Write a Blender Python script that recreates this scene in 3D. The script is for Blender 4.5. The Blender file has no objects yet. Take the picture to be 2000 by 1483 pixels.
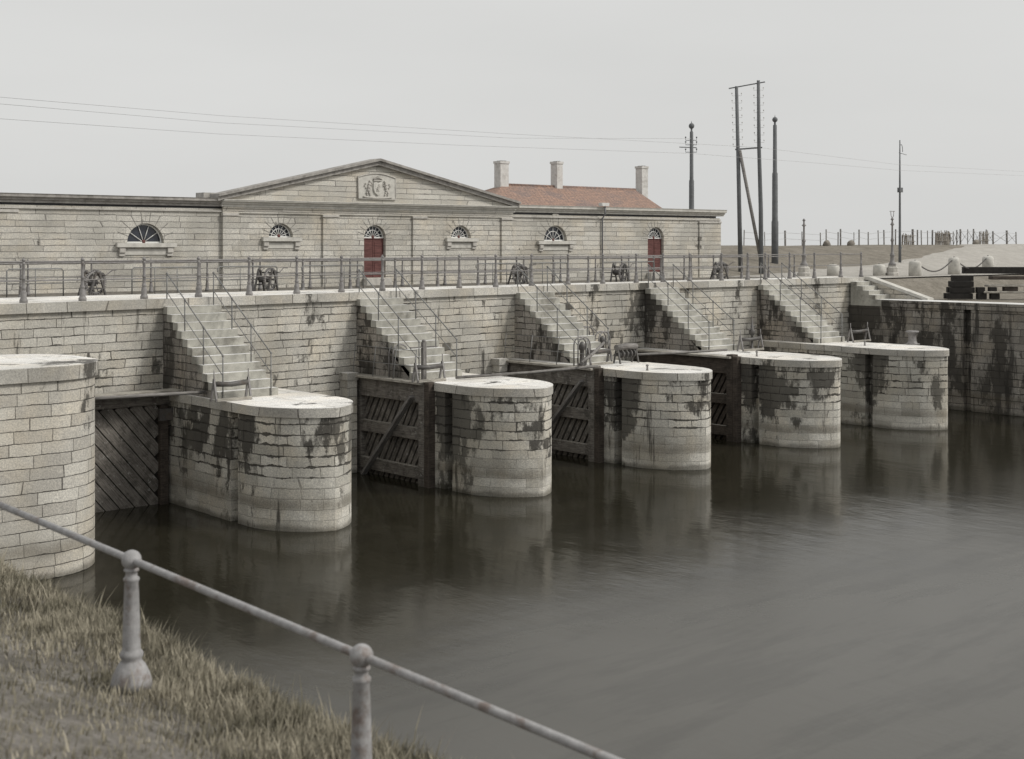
import bpy, bmesh, math, random
from mathutils import Vector, noise as mnoise
random.seed(7)
R = math.radians
C = bpy.context.scene.collection
# ------------------------------------------------------------------ camera
FX, FY = 0.664/math.hypot(.664,.7475), 0.7475/math.hypot(.664,.7475)   # heading
CAMH = 7.1
cam = bpy.data.cameras.new("camera"); camo = bpy.data.objects.new("camera", cam); C.objects.link(camo)
camo.location = (0, 0, CAMH)
camo.rotation_euler = (R(90), 0, -math.atan2(FX, FY))
cam.sensor_width = 36; cam.lens = 2680/2000*36
cam.shift_x = (1000-1025)/2000; cam.shift_y = -(741.5-478)/2000
cam.clip_start = .1; cam.clip_end = 8000
cam.dof.use_dof = True; cam.dof.focus_distance = 45; cam.dof.aperture_fstop = 1.9
bpy.context.scene.camera = camo
# ------------------------------------------------------------------ world and sun
SUN_EL, SUN_AZ = 42, 142        # azimuth of the sun: degrees from +Y towards +X
w = bpy.data.worlds.new("World"); bpy.context.scene.world = w; w.use_nodes = True
nt = w.node_tree; nt.nodes.clear()
sky = nt.nodes.new('ShaderNodeTexSky'); sky.sky_type = 'NISHITA'; sky.sun_disc = False
sky.sun_elevation = R(SUN_EL); sky.sun_rotation = R(SUN_AZ); sky.dust_density = 6; sky.air_density = 1.5
hs = nt.nodes.new('ShaderNodeHueSaturation'); hs.inputs['Saturation'].default_value = .12
mx = nt.nodes.new('ShaderNodeMix'); mx.data_type = 'RGBA'; mx.inputs['Factor'].default_value = .85
mx.inputs[7].default_value = (7.15, 7.15, 7.1, 1)      # the even cloud layer in front of the sky
bg = nt.nodes.new('ShaderNodeBackground'); bg.inputs['Strength'].default_value = .1
wo = nt.nodes.new('ShaderNodeOutputWorld')
tc = nt.nodes.new('ShaderNodeTexCoord'); mp = nt.nodes.new('ShaderNodeMapping'); mp.inputs['Scale'].default_value = (1.2, 1.2, 5)
cn = nt.nodes.new('ShaderNodeTexNoise'); cn.inputs['Scale'].default_value = 1.6; cn.inputs['Detail'].default_value = 5
cr = nt.nodes.new('ShaderNodeMapRange'); cr.inputs[1].default_value = .3; cr.inputs[2].default_value = .7; cr.inputs[3].default_value = .955; cr.inputs[4].default_value = 1.035
cm_ = nt.nodes.new('ShaderNodeMix'); cm_.data_type = 'RGBA'; cm_.blend_type = 'MULTIPLY'; cm_.inputs['Factor'].default_value = 1; cm_.inputs[6].default_value = (7.15, 7.17, 7.05, 1)
nt.links.new(tc.outputs['Generated'], mp.inputs[0]); nt.links.new(mp.outputs[0], cn.inputs['Vector']); nt.links.new(cn.outputs['Fac'], cr.inputs[0])
nt.links.new(cr.outputs[0], cm_.inputs[7]); nt.links.new(cm_.outputs[2], mx.inputs[7])
nt.links.new(sky.outputs[0], hs.inputs['Color']); nt.links.new(hs.outputs[0], mx.inputs[6])
nt.links.new(mx.outputs[2], bg.inputs[0]); nt.links.new(bg.outputs[0], wo.inputs[0])
sl = bpy.data.lights.new("sun", 'SUN'); sl.energy = 2.0; sl.angle = R(11); sl.color = (1, .965, .9)
so = bpy.data.objects.new("sun", sl); C.objects.link(so)
_d = Vector((math.sin(R(SUN_AZ))*math.cos(R(SUN_EL)), math.cos(R(SUN_AZ))*math.cos(R(SUN_EL)), math.sin(R(SUN_EL))))
so.rotation_euler = _d.to_track_quat('Z', 'Y').to_euler()
vs = bpy.context.scene.view_settings
vs.view_transform = 'Standard'; vs.look = 'None'; vs.exposure = .1; vs.gamma = 1; vs.use_curve_mapping = False
bpy.context.scene.cycles.max_bounces = 6

# ------------------------------------------------------------------ materials
class NT:
    def __init__(s, name):
        s.m = bpy.data.materials.new(name); s.m.use_nodes = True; s.t = s.m.node_tree; s.t.nodes.clear()
        s.out = s.n('ShaderNodeOutputMaterial'); s.p = s.n('ShaderNodeBsdfPrincipled')
        s.l(s.p.outputs[0], s.out.inputs[0])
    def n(s, k, **kw):
        x = s.t.nodes.new(k)
        for a, b in kw.items(): setattr(x, a, b)
        return x
    def l(s, a, b): s.t.links.new(a, b)
    def put(s, v, sock):
        if isinstance(v, (int, float)): sock.default_value = v
        elif isinstance(v, tuple): sock.default_value = (*v, 1) if len(v) == 3 and sock.type == 'RGBA' else v
        else: s.l(v, sock)
    def math(s, op, a, b=0, c=0, clamp=False):
        x = s.n('ShaderNodeMath', operation=op, use_clamp=clamp)
        s.put(a, x.inputs[0]); s.put(b, x.inputs[1]); s.put(c, x.inputs[2]); return x.outputs[0]
    def mix(s, f, a, b, mode='MIX'):
        x = s.n('ShaderNodeMix', data_type='RGBA', blend_type=mode)
        s.put(f, x.inputs[0]); s.put(a, x.inputs[6]); s.put(b, x.inputs[7]); return x.outputs[2]
    def noise(s, vec, scale, detail=3, rough=.55):
        x = s.n('ShaderNodeTexNoise'); s.put(scale, x.inputs['Scale']); x.inputs['Detail'].default_value = detail
        x.inputs['Roughness'].default_value = rough; s.l(vec, x.inputs['Vector']); return x.outputs['Fac']
    def ramp(s, v, a, b, lo=0., hi=1.):
        x = s.n('ShaderNodeMapRange', interpolation_type='SMOOTHSTEP'); s.put(v, x.inputs[0])
        x.inputs[1].default_value = a; x.inputs[2].default_value = b; x.inputs[3].default_value = lo; x.inputs[4].default_value = hi
        return x.outputs[0]
    def scaled(s, vec, sc):
        x = s.n('ShaderNodeMapping'); x.inputs['Scale'].default_value = sc; s.l(vec, x.inputs['Vector']); return x.outputs[0]
    def bump(s, h, dist, strength=1):
        x = s.n('ShaderNodeBump'); x.inputs['Distance'].default_value = dist; x.inputs['Strength'].default_value = strength
        s.l(h, x.inputs['Height']); s.l(x.outputs[0], s.p.inputs['Normal'])
    def pos(s): return s.n('ShaderNodeNewGeometry').outputs['Position']

def ashlar(name, ch, bl, light, dark, slot=False, joint=(.05,.046,.04), jw=.012, stain=.5, erode=.25, tide=0., seed=0., rough=.85, vstain=0.):
    g = NT(name); uv = g.n('ShaderNodeUVMap', uv_map='UVMap').outputs[0]; P = g.pos()
    sp = g.n('ShaderNodeSeparateXYZ'); g.l(uv, sp.inputs[0]); u, v = sp.outputs[0], sp.outputs[1]
    wob = g.noise(uv, 2.2, 4); wob2 = g.noise(uv, 9., 2)
    v2 = g.math('ADD', v, g.math('ADD', g.math('MULTIPLY', g.math('SUBTRACT', wob, .5), .05), g.math('MULTIPLY', g.math('SUBTRACT', wob2, .5), .02)))
    row = g.math('FLOOR', g.math('DIVIDE', v2, ch))
    wn = g.n('ShaderNodeTexWhiteNoise', noise_dimensions='1D'); g.l(g.math('ADD', row, seed), wn.inputs['W'])
    rr = wn.outputs['Value']
    u2 = g.math('ADD', g.math('MULTIPLY', u, g.math('ADD', .8, g.math('MULTIPLY', rr, .5))), g.math('MULTIPLY', rr, bl*7))
    u2 = g.math('ADD', u2, g.math('MULTIPLY', g.math('SUBTRACT', g.noise(g.scaled(uv, (.9, .3, 1)), 1., 1), .5), bl*.9))
    cb = g.n('ShaderNodeCombineXYZ'); g.l(u2, cb.inputs[0]); g.l(v2, cb.inputs[1])
    br = g.n('ShaderNodeTexBrick', offset=0., squash=1.); g.l(cb.outputs[0], br.inputs['Vector'])
    for k, val in (('Scale', 1), ('Mortar Size', jw), ('Mortar Smooth', .4), ('Bias', 0), ('Brick Width', bl), ('Row Height', ch)): br.inputs[k].default_value = val
    br.inputs['Color1'].default_value = (0, 0, 0, 1); br.inputs['Color2'].default_value = (1, 1, 1, 1); br.inputs['Mortar'].default_value = (.5, .5, .5, 1)
    tone = g.math('ADD', g.math('MULTIPLY', br.outputs['Color'], .75), g.math('MULTIPLY', g.noise(uv, 3.5, 5, .7), .5), clamp=True)
    col = g.mix(tone, dark, light)
    # warm and cool patches, grit
    col = g.mix(g.ramp(g.noise(P, .9, 3), .4, .75, 0, .5), col, (light[0]*1.02, light[1]*.93, light[2]*.80))
    grit = g.noise(P, 26., 4, .95)
    col = g.mix(1., col, g.mix(g.ramp(grit, .3, .7), (.60,.60,.63), (1.34,1.33,1.30)), 'MULTIPLY')
    # horizontal joints opened and blackened by weather
    t = g.math('FRACT', g.math('DIVIDE', v2, ch))
    dist = g.math('MINIMUM', t, g.math('SUBTRACT', 1., t))
    rn = g.n('ShaderNodeCombineXYZ'); g.l(g.math('MULTIPLY', u, .9), rn.inputs[0]); g.l(g.math('MULTIPLY', row, 3.7), rn.inputs[1])
    er = g.math('MULTIPLY', g.math('SUBTRACT', g.noise(rn.outputs[0], 1.5, 4, .7), .47), erode*3.2)
    jag = g.math('MULTIPLY', g.math('SUBTRACT', g.noise(uv, 14., 3), .5), .12)
    open_ = g.ramp(g.math('SUBTRACT', g.math('ADD', er, g.math('MULTIPLY', jag, g.ramp(er, 0, .08))), dist), -.02, .035)
    vis = g.ramp(g.noise(uv, 1.7, 3), .25, .6, .35, 1.)
    if slot:      # lower courses are washed smooth
        pz = g.n('ShaderNodeSeparateXYZ'); g.l(P, pz.inputs[0])
        wash = g.ramp(g.math('ADD', pz.outputs[2], g.math('MULTIPLY', wob, .8)), 1.2, 2.1, .28, 1.)
        vis = g.math('MULTIPLY', vis, wash); open_ = g.math('MULTIPLY', open_, g.ramp(wash, .3, .8))
    jm = g.math('MAXIMUM', g.math('MULTIPLY', br.outputs['Fac'], vis), open_)
    # broad dirty patches and streaks
    sp2 = g.scaled(P, (1., 1., .45))
    sn = g.noise(sp2, .8, 6, .68)
    if slot:      # weed and soot spreading from the stop-log groove and from under the coping
        oc = g.n('ShaderNodeTexCoord').outputs['Object']; so_ = g.n('ShaderNodeSeparateXYZ'); g.l(oc, so_.inputs[0])
        near = g.ramp(g.math('ABSOLUTE', g.math('SUBTRACT', so_.outputs[1], 1.05)), .1, 1.3, .13, 0.)
        left = g.ramp(so_.outputs[0], -1.1, -.5, 1., 0.)
        high = g.ramp(so_.outputs[2], .6, 2.4, -.07, .06)
        sn = g.math('ADD', sn, g.math('ADD', g.math('MULTIPLY', near, left), high))
    sn = g.math('ADD', sn, g.math('MULTIPLY', g.math('SUBTRACT', br.outputs['Color'], .5), .09))
    sn = g.math('ADD', sn, g.math('MULTIPLY', g.math('SUBTRACT', g.noise(uv, 16., 4, .8), .5), .10))
    st = g.ramp(sn, .64-.16*stain, .70-.14*stain)
    col = g.mix(g.math('MULTIPLY', st, .9), col, (.042, .038, .033))
    soft = g.ramp(g.noise(g.scaled(P, (1, 1, .7)), .45, 4), .42, .7, 0, .42)
    col = g.mix(soft, col, (dark[0]*.62, dark[1]*.62, dark[2]*.6))
    if vstain:
        vs_ = g.ramp(g.noise(g.scaled(P, (2.2, 2.2, .25)), 1., 5, .7), .62-.15*vstain, .72-.1*vstain, 0, .85)
        col = g.mix(vs_, col, (.035, .032, .028))
    if tide:
        z = g.n('ShaderNodeSeparateXYZ'); g.l(P, z.inputs[0])
        zz = g.math('ADD', z.outputs[2], g.math('MULTIPLY', g.math('SUBTRACT', g.noise(P, 1.2, 4), .5), .35))
        band = g.ramp(zz, .42, .62, 0., 1.); b2 = g.ramp(zz, .05, .2, 0., 1.)
        lowb = g.math('SUBTRACT', band, g.ramp(zz, .62, .95, 0, 1.))
        col = g.mix(g.math('MULTIPLY', lowb, .45*tide), col, (.10, .085, .06))
        col = g.mix(g.math('MULTIPLY', g.math('SUBTRACT', 1., b2), .6), col, (.06, .055, .04))
    col = g.mix(g.math('MULTIPLY', jm, .9), col, joint)
    g.l(col, g.p.inputs['Base Color']); g.p.inputs['Roughness'].default_value = rough; g.p.inputs['Specular IOR Level'].default_value = .25
    h = g.math('SUBTRACT', g.math('ADD', g.math('MULTIPLY', g.noise(uv, 7., 5, .65), .55), g.math('MULTIPLY', grit, .15)), jm)
    g.bump(h, .03, .8)
    return g.m

def plain(name, col, rough=.7, var=.35, scale=6., metal=0., dirt=None, dirt_amt=.5, bump=.004, spec=.3, gsc=45.):
    g = NT(name); P = g.pos()
    n1 = g.noise(P, scale, 5, .65); n2 = g.noise(P, gsc, 2, .7)
    f = g.math('ADD', g.math('MULTIPLY', n1, .7), g.math('MULTIPLY', n2, .3))
    lo = tuple(c*(1-var) for c in col); hi = tuple(min(1, c*(1+var)) for c in col)
    c = g.mix(g.ramp(f, .3, .7), lo, hi)
    if dirt: c = g.mix(g.ramp(g.noise(P, scale*.35, 6, .7), .5, .68, 0, dirt_amt), c, dirt)
    g.l(c, g.p.inputs['Base Color']); g.p.inputs['Roughness'].default_value = rough
    g.p.inputs['Metallic'].default_value = metal; g.p.inputs['Specular IOR Level'].default_value = spec
    if bump: g.bump(f, bump)
    return g.m

def plank_mat(name, col, dirt=(.02,.018,.015), amt=.6, hl=None):
    g = NT(name); uv = g.n('ShaderNodeUVMap', uv_map='UVMap').outputs[0]; P = g.pos()
    gr = g.noise(g.scaled(uv, (.9, 14., 1)), 2.5, 5, .7); n = g.noise(P, 3., 5, .7)
    c = g.mix(g.ramp(gr, .3, .7), tuple(x*.55 for x in col), tuple(x*1.45 for x in col))
    c = g.mix(g.ramp(n, .45, .65, 0, amt), c, dirt)
    if hl: c = g.mix(g.ramp(g.noise(P, 5., 6, .75), .58, .66, 0, .8), c, hl)
    g.l(c, g.p.inputs['Base Color']); g.p.inputs['Roughness'].default_value = .8; g.p.inputs['Specular IOR Level'].default_value = .2
    g.bump(gr, .008); return g.m

M = {}
M['pier'] = ashlar('pier_ashlar', .265, .80, (.67,.65,.59), (.34,.325,.285), slot=True, stain=.62, erode=.36, tide=1., jw=.014, vstain=.2)
M['abut'] = ashlar('abutment_ashlar', .265, .86, (.60,.58,.525), (.37,.35,.315), stain=.2, erode=.12, tide=1., jw=.011, seed=40.)
M['deckw'] = ashlar('deck_wall_ashlar', .235, 1.0, (.60,.58,.525), (.35,.335,.30), stain=.5, erode=.24, jw=.012, seed=11., vstain=.2)
M['bldg'] = ashlar('building_ashlar', .21, 1.25, (.59,.572,.522), (.36,.345,.31), joint=(.17,.16,.15), stain=.1, erode=.17, jw=.012, seed=23.)
M['quay'] = ashlar('quay_rubble', .30, .7, (.36,.34,.305), (.15,.138,.12), stain=1.0, erode=.2, tide=1., jw=.016, seed=5., vstain=.75)
M['stair'] = ashlar('stair_side_ashlar', .2125, .55, (.42,.395,.36), (.17,.16,.145), stain=.95, erode=.34, jw=.014, seed=9., vstain=.6)
M['cope'] = ashlar('coping_stone', 50., 1.4, (.56,.545,.50), (.33,.315,.285), joint=(.10,.09,.08), jw=.018, stain=.35, erode=0., seed=3.)
M['captop'] = ashlar('slab_top', 1.15, 1.5, (.80,.79,.76), (.60,.585,.555), joint=(.28,.265,.24), jw=.012, stain=.28, erode=.02, seed=31.)
M['copetop'] = plain('pale_top_stone', (.66,.655,.64), .9, .16, 2.2, dirt=(.3,.28,.25), dirt_amt=.4, bump=.006)
M['tread'] = plain('tread_stone', (.38,.37,.33), .85, .32, 1.7, dirt=(.14,.13,.11), dirt_amt=.8)
M['trim'] = plain('trim_stone', (.46,.44,.405), .85, .2, 4., dirt=(.18,.17,.155), dirt_amt=.5, bump=.006)
M['cornice'] = plain('weathered_cornice', (.31,.295,.275), .85, .3, 5., dirt=(.13,.12,.11), dirt_amt=.6)
M['vous'] = plain('smooth_voussoir', (.52,.505,.465), .85, .16, 4., dirt=(.25,.24,.22), dirt_amt=.4)
M['joint'] = plain('dark_joint', (.22,.21,.195), .95, .2)
M['iron'] = plain('grey_painted_iron', (.215,.205,.20), .55, .25, 9., dirt=(.12,.10,.085), dirt_amt=.5, bump=.002, spec=.4)
M['ironthin'] = plain('thin_grey_iron', (.20,.20,.195), .6, .25, 9., dirt=(.12,.10,.085), dirt_amt=.5, bump=0)
M['ironfg'] = plain('worn_galvanised_iron', (.30,.295,.295), .6, .22, 14., dirt=(.15,.11,.09), dirt_amt=.75, bump=.005, spec=.3, gsc=90.)
M['irondark'] = plain('dark_greasy_iron', (.085,.08,.076), .55, .4, 7., dirt=(.12,.08,.05), dirt_amt=.4, spec=.5)
M['wood'] = plank_mat('wet_tarred_timber', (.075,.062,.052))
M['woodbeam'] = plank_mat('old_gate_timber', (.18,.165,.148), hl=(.36,.35,.33), amt=.5)
M['woodtop'] = plank_mat('bleached_plank', (.36,.34,.30), dirt=(.15,.13,.11), amt=.4)
M['woodgrey'] = plank_mat('grey_pole_timber', (.20,.19,.18), dirt=(.08,.07,.065), amt=.4)
M['pole'] = plain('grey_pole', (.13,.135,.14), .7, .2, 3., bump=0)
M['door'] = plank_mat('dark_red_door', (.13,.06,.055), dirt=(.06,.025,.025), amt=.3)
M['white'] = plain('white_painted_wood', (.72,.72,.70), .5, .1, 8., bump=0)
M['glass'] = plain('dark_window_glass', (.028,.032,.042), .12, .3, 2., bump=0, spec=.6)
M['tar'] = plain('black_sleeper_wood', (.022,.02,.018), .85, .4, 5.)
M['setts'] = ashlar('dark_setts', .16, .22, (.24,.225,.20), (.13,.12,.105), joint=(.06,.055,.05), jw=.014, stain=.6, erode=.1, seed=71.)
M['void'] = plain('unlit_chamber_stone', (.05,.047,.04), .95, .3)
M['whitewash'] = plain('whitewashed_brick', (.58,.57,.55), .9, .14, 5., dirt=(.35,.33,.30), dirt_amt=.6)
M['lead'] = plain('roof_lead', (.2,.2,.21), .7, .2)
M['brush'] = plain('dry_brushwood', (.22,.20,.175), .95, .4, 12., bump=.02)
M['wire'] = plain('line_wire', (.42,.42,.42), .5, .1, bump=0)
# red pantiles
g = NT('red_pantile'); uv = g.n('ShaderNodeUVMap', uv_map='UVMap').outputs[0]
br = g.n('ShaderNodeTexBrick', offset=.5); g.l(uv, br.inputs['Vector'])
for k, v_ in (('Scale', 1), ('Mortar Size', .02), ('Brick Width', .28), ('Row Height', .26)): br.inputs[k].default_value = v_
br.inputs['Color1'].default_value = (.37,.235,.17,1); br.inputs['Color2'].default_value = (.27,.18,.135,1); br.inputs['Mortar'].default_value = (.15,.09,.075,1)
c = g.mix(g.ramp(g.noise(g.pos(), .5, 4), .5, .62, 0, .6), br.outputs['Color'], (.13,.12,.125))
c = g.mix(g.ramp(g.noise(g.pos(), 3.5, 5, .8), .4, .62, 0, .75), c, (.17,.13,.115)); c = g.mix(g.ramp(g.noise(g.pos(), 9., 4, .8), .5, .62, 0, .6), c, (.50,.31,.24))
g.l(c, g.p.inputs['Base Color']); g.p.inputs['Roughness'].default_value = .85; g.bump(br.outputs['Fac'], -.03)
M['tile'] = g.m
# water
g = NT('slow_brown_water'); P = g.pos()
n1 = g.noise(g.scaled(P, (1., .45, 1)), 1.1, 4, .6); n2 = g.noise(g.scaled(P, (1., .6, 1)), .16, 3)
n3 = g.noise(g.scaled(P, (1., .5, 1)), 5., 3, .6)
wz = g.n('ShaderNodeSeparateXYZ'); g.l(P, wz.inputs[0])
# sky reflection painted into the open water's colour, dark reflections at the piers
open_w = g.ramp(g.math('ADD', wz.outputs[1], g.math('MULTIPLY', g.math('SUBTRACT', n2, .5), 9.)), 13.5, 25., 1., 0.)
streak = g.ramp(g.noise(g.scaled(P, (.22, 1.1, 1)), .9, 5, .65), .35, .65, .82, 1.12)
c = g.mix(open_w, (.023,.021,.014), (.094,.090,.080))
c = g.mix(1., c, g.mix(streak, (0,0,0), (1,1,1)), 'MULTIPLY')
g.l(c, g.p.inputs['Base Color']); g.p.inputs['IOR'].default_value = 1.27
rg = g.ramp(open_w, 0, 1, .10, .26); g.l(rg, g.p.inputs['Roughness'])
g.bump(g.math('ADD', g.math('MULTIPLY', n1, .8), g.math('MULTIPLY', n3, .05)), .05, .32)
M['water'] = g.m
# land
def ground_mat(name, a, b, c3, s=.8):
    g = NT(name); P = g.pos()
    c = g.mix(g.ramp(g.noise(P, s, 6, .7), .35, .65), a, b)
    c = g.mix(g.ramp(g.noise(P, s*7, 5, .75), .45, .7, 0, .8), c, c3)
    g.l(c, g.p.inputs['Base Color']); g.p.inputs['Roughness'].default_value = 1; g.p.inputs['Specular IOR Level'].default_value = .1
    g.bump(g.noise(P, s*9, 5, .7), .06); return g.m
M['dike'] = ground_mat('dry_dike_turf', (.19,.172,.145), (.27,.245,.21), (.13,.122,.095), 1.1)
M['sand'] = ground_mat('pale_sand', (.38,.36,.33), (.46,.44,.405), (.31,.295,.265), 1.3)
M['bank'] = ground_mat('trodden_bank', (.17,.157,.14), (.27,.252,.23), (.10,.095,.068), 1.6)
def blade_mat(name, a, b):
    g = NT(name); oi = g.n('ShaderNodeAttribute', attribute_name='tint')
    f = g.math('ADD', g.math('MULTIPLY', oi.outputs['Fac'], .8), g.math('MULTIPLY', g.noise(g.pos(), 1.2, 4), .35), clamp=True)
    g.l(g.mix(f, a, b), g.p.inputs['Base Color']); g.p.inputs['Roughness'].default_value = .9; g.p.inputs['Specular IOR Level'].default_value = .1
    return g.m
M['blade'] = blade_mat('dry_grass_blades', (.075,.070,.045), (.38,.345,.27))

# ------------------------------------------------------------------ mesh building
class MB:
    def __init__(s): s.v = []; s.f = []; s.uv = []; s.sm = []
    def face(s, pts, uv=None, smooth=False):
        i = len(s.v); s.v += [tuple(p) for p in pts]; s.f.append(tuple(range(i, i+len(pts)))); s.uv.append(uv); s.sm.append(smooth)
    def grid(s, rows, closed=False, uv=None, smooth=True):
        i0 = len(s.v); n = len(rows[0])
        for r in rows: s.v += [tuple(p) for p in r]
        for a in range(len(rows)-1):
            for b in range(n if closed else n-1):
                c = (b+1) % n
                s.f.append((i0+a*n+b, i0+a*n+c, i0+(a+1)*n+c, i0+(a+1)*n+b)); s.sm.append(smooth)
                s.uv.append([uv(a,b), uv(a,b+1), uv(a+1,b+1), uv(a+1,b)] if uv else None)
    def box(s, x0, x1, y0, y1, z0, z1):
        p = [(x0,y0,z0),(x1,y0,z0),(x1,y1,z0),(x0,y1,z0),(x0,y0,z1),(x1,y0,z1),(x1,y1,z1),(x0,y1,z1)]
        for q in ((0,3,2,1),(4,5,6,7),(0,1,5,4),(1,2,6,5),(2,3,7,6),(3,0,4,7)): s.face([p[k] for k in q])
    def obox(s, c, ax, ay, az):     # centre and three half-vectors
        c, ax, ay, az = map(Vector, (c, ax, ay, az))
        p = [c+sx*ax+sy*ay+sz*az for sz in (-1,1) for sx, sy in ((-1,-1),(1,-1),(1,1),(-1,1))]
        uvl = 2*max(ax.length, ay.length, az.length); hs_ = [(ax,'x'),(ay,'y'),(az,'z')]
        L = max(hs_, key=lambda t: t[0].length)[0].normalized()
        for q in ((0,3,2,1),(4,5,6,7),(0,1,5,4),(1,2,6,5),(2,3,7,6),(3,0,4,7)):
            P = [p[k] for k in q]; nrm = (P[1]-P[0]).cross(P[3]-P[0])
            W = nrm.cross(L)
            W = W.normalized() if W.length > 1e-6 else (P[1]-P[0]).normalized()
            s.face(P, [(a.dot(L), a.dot(W)) for a in P])
    def bar(s, a, b, w, h, up=(0,0,1)):   # rectangular bar from a to b
        a, b = Vector(a), Vector(b); d = (b-a); L = d.length; d.normalize(); up = Vector(up)
        if abs(d.dot(up)) > .98: up = Vector((0,1,0))
        sx = d.cross(up).normalized(); u = sx.cross(d)
        s.obox((a+b)/2, d*L/2, sx*w/2, u*h/2)
    def prism(s, poly, z0, z1, closed=True, bottom=False, top=True, smooth=False, off=0., side=True):
        n = len(poly); d = off
        rng = range(n) if closed else range(n-1)
        if side:
            for i in rng:
                a, b = poly[i], poly[(i+1) % n]; L = math.hypot(b[0]-a[0], b[1]-a[1])
                s.face([(a[0],a[1],z0),(b[0],b[1],z0),(b[0],b[1],z1),(a[0],a[1],z1)], [(d,z0),(d+L,z0),(d+L,z1),(d,z1)], smooth)
                d += L
        if top: s.face([(p[0],p[1],z1) for p in poly], [(p[0],p[1]) for p in poly])
        if bottom: s.face([(p[0],p[1],z0) for p in reversed(poly)])
    def xprism(s, poly, x0, x1):   # polygon in (y,z), extruded along x
        n = len(poly)
        for i in range(n):
            a, b = poly[i], poly[(i+1) % n]
            s.face([(x0,a[0],a[1]),(x0,b[0],b[1]),(x1,b[0],b[1]),(x1,a[0],a[1])])
        s.face([(x1,p[0],p[1]) for p in poly]); s.face([(x0,p[0],p[1]) for p in reversed(poly)])
    def yprism(s, poly, y0, y1):   # polygon in (x,z), extruded along y
        n = len(poly)
        for i in range(n):
            a, b = poly[i], poly[(i+1) % n]
            s.face([(a[0],y0,a[1]),(a[0],y1,a[1]),(b[0],y1,b[1]),(b[0],y0,b[1])])
        s.face([(p[0],y0,p[1]) for p in poly]); s.face([(p[0],y1,p[1]) for p in reversed(poly)])
    def tube(s, pts, r, n=8, cap=True, r1=None):
        pts = [Vector(p) for p in pts]; rows = []; m = len(pts)
        prev = None
        for i, p in enumerate(pts):
            t = (pts[min(i+1,m-1)]-pts[max(i-1,0)]).normalized()
            up = prev if prev is not None else (Vector((0,0,1)) if abs(t.z) < .9 else Vector((0,1,0)))
            a = t.cross(up).normalized(); b = a.cross(t).normalized(); prev = b
            rr = r if r1 is None else r+(r1-r)*i/(m-1)
            rows.append([p+(a*math.cos(k*2*math.pi/n)+b*math.sin(k*2*math.pi/n))*rr for k in range(n)])
        s.grid(rows, closed=True)
        if cap: s.face(list(reversed(rows[0]))); s.face(rows[-1])
    def lathe(s, prof, c=(0,0,0), n=16, smooth=True, phase=0.):
        rows = [[(c[0]+r*math.cos(phase+k*2*math.pi/n), c[1]+r*math.sin(phase+k*2*math.pi/n), c[2]+z) for k in range(n)] for r, z in prof]
        s.grid(rows, closed=True, smooth=smooth)
        s.face(list(reversed(rows[0]))); s.face(rows[-1])
    def ball(s, c, r, n=12, m=8, sc=(1,1,1)):
        rows = [[(c[0]+sc[0]*r*math.sin(math.pi*a/m)*math.cos(k*2*math.pi/n), c[1]+sc[1]*r*math.sin(math.pi*a/m)*math.sin(k*2*math.pi/n), c[2]-sc[2]*r*math.cos(math.pi*a/m)) for k in range(n)] for a in range(m+1)]
        s.grid(rows, closed=True)
    def build(s, name, mat, parent=None, bevel=0., weld=True, topmat=None):
        me = bpy.data.meshes.new(name); me.from_pydata(s.v, [], s.f); me.update()
        ul = me.uv_layers.new(name='UVMap')
        for p in me.polygons:
            uv = s.uv[p.index]
            if uv is None:
                n = p.normal
                if abs(n.z) > .75: uv = [(me.vertices[i].co.x, me.vertices[i].co.y) for i in p.vertices]
                else:
                    t = Vector((-n.y, n.x, 0)); t = t.normalized() if t.length > 1e-6 else Vector((1,0,0))
                    uv = [(me.vertices[i].co.dot(t), me.vertices[i].co.z) for i in p.vertices]
            for li, q in zip(p.loop_indices, uv): ul.data[li].uv = q
            p.use_smooth = s.sm[p.index]
        if weld:
            bm = bmesh.new(); bm.from_mesh(me); bmesh.ops.remove_doubles(bm, verts=bm.verts, dist=1e-5)
            bmesh.ops.recalc_face_normals(bm, faces=bm.faces); bm.to_mesh(me); bm.free()
        me.materials.append(M[mat] if isinstance(mat, str) else mat)
        if topmat:
            me.materials.append(M[topmat])
            for p in me.polygons: p.material_index = 1 if p.normal.z > .9 else 0
        o = bpy.data.objects.new(name, me); C.objects.link(o)
        if parent: o.parent = parent
        if bevel:
            b = o.modifiers.new('bevel', 'BEVEL'); b.width = bevel; b.segments = 1; b.limit_method = 'ANGLE'; b.angle_limit = R(40)
        return o
def tag(o, label=None, cat=None, group=None, kind=None):
    if label: o['label'] = label
    if cat: o['category'] = cat
    if group: o['group'] = group
    if kind: o['kind'] = kind
    return o
def thing(name, loc, label, cat, group=None, rz=0):
    o = bpy.data.objects.new(name, None); C.objects.link(o); o.location = loc; o.rotation_euler.z = rz
    o.empty_display_size = .2
    return tag(o, label, cat, group)
def kids(o): return [c for c in bpy.data.objects if c.parent == o]
def copy_tree(o, parent=None):
    c = o.copy(); C.objects.link(c)
    if parent: c.parent = parent
    for ch in kids(o): copy_tree(ch, c)
    return c

# ------------------------------------------------------------------ plan of the sluice
DECK = 5.6; PTOP = 3.05; PL = [17.73+6.971*i for i in range(5)]; PW = 2.72
YE = [(2,33.3),(14,34.75),(19,35.25),(24.3,35.8),(30,36.6),(36,37.15),(60,37.2)]
def ye(x):
    if x <= YE[0][0]: return YE[0][1]
    for (a, ya), (b, yb) in zip(YE, YE[1:]):
        if x <= b: return ya+(yb-ya)*(x-a)/(b-a)
    return YE[-1][1]
WB = 38.6        # back of the front walkway
BY = 45.0        # face of the building

# water
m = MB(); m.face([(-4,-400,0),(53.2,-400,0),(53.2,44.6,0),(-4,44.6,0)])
tag(m.build('water', 'water'), kind='structure')

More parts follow.
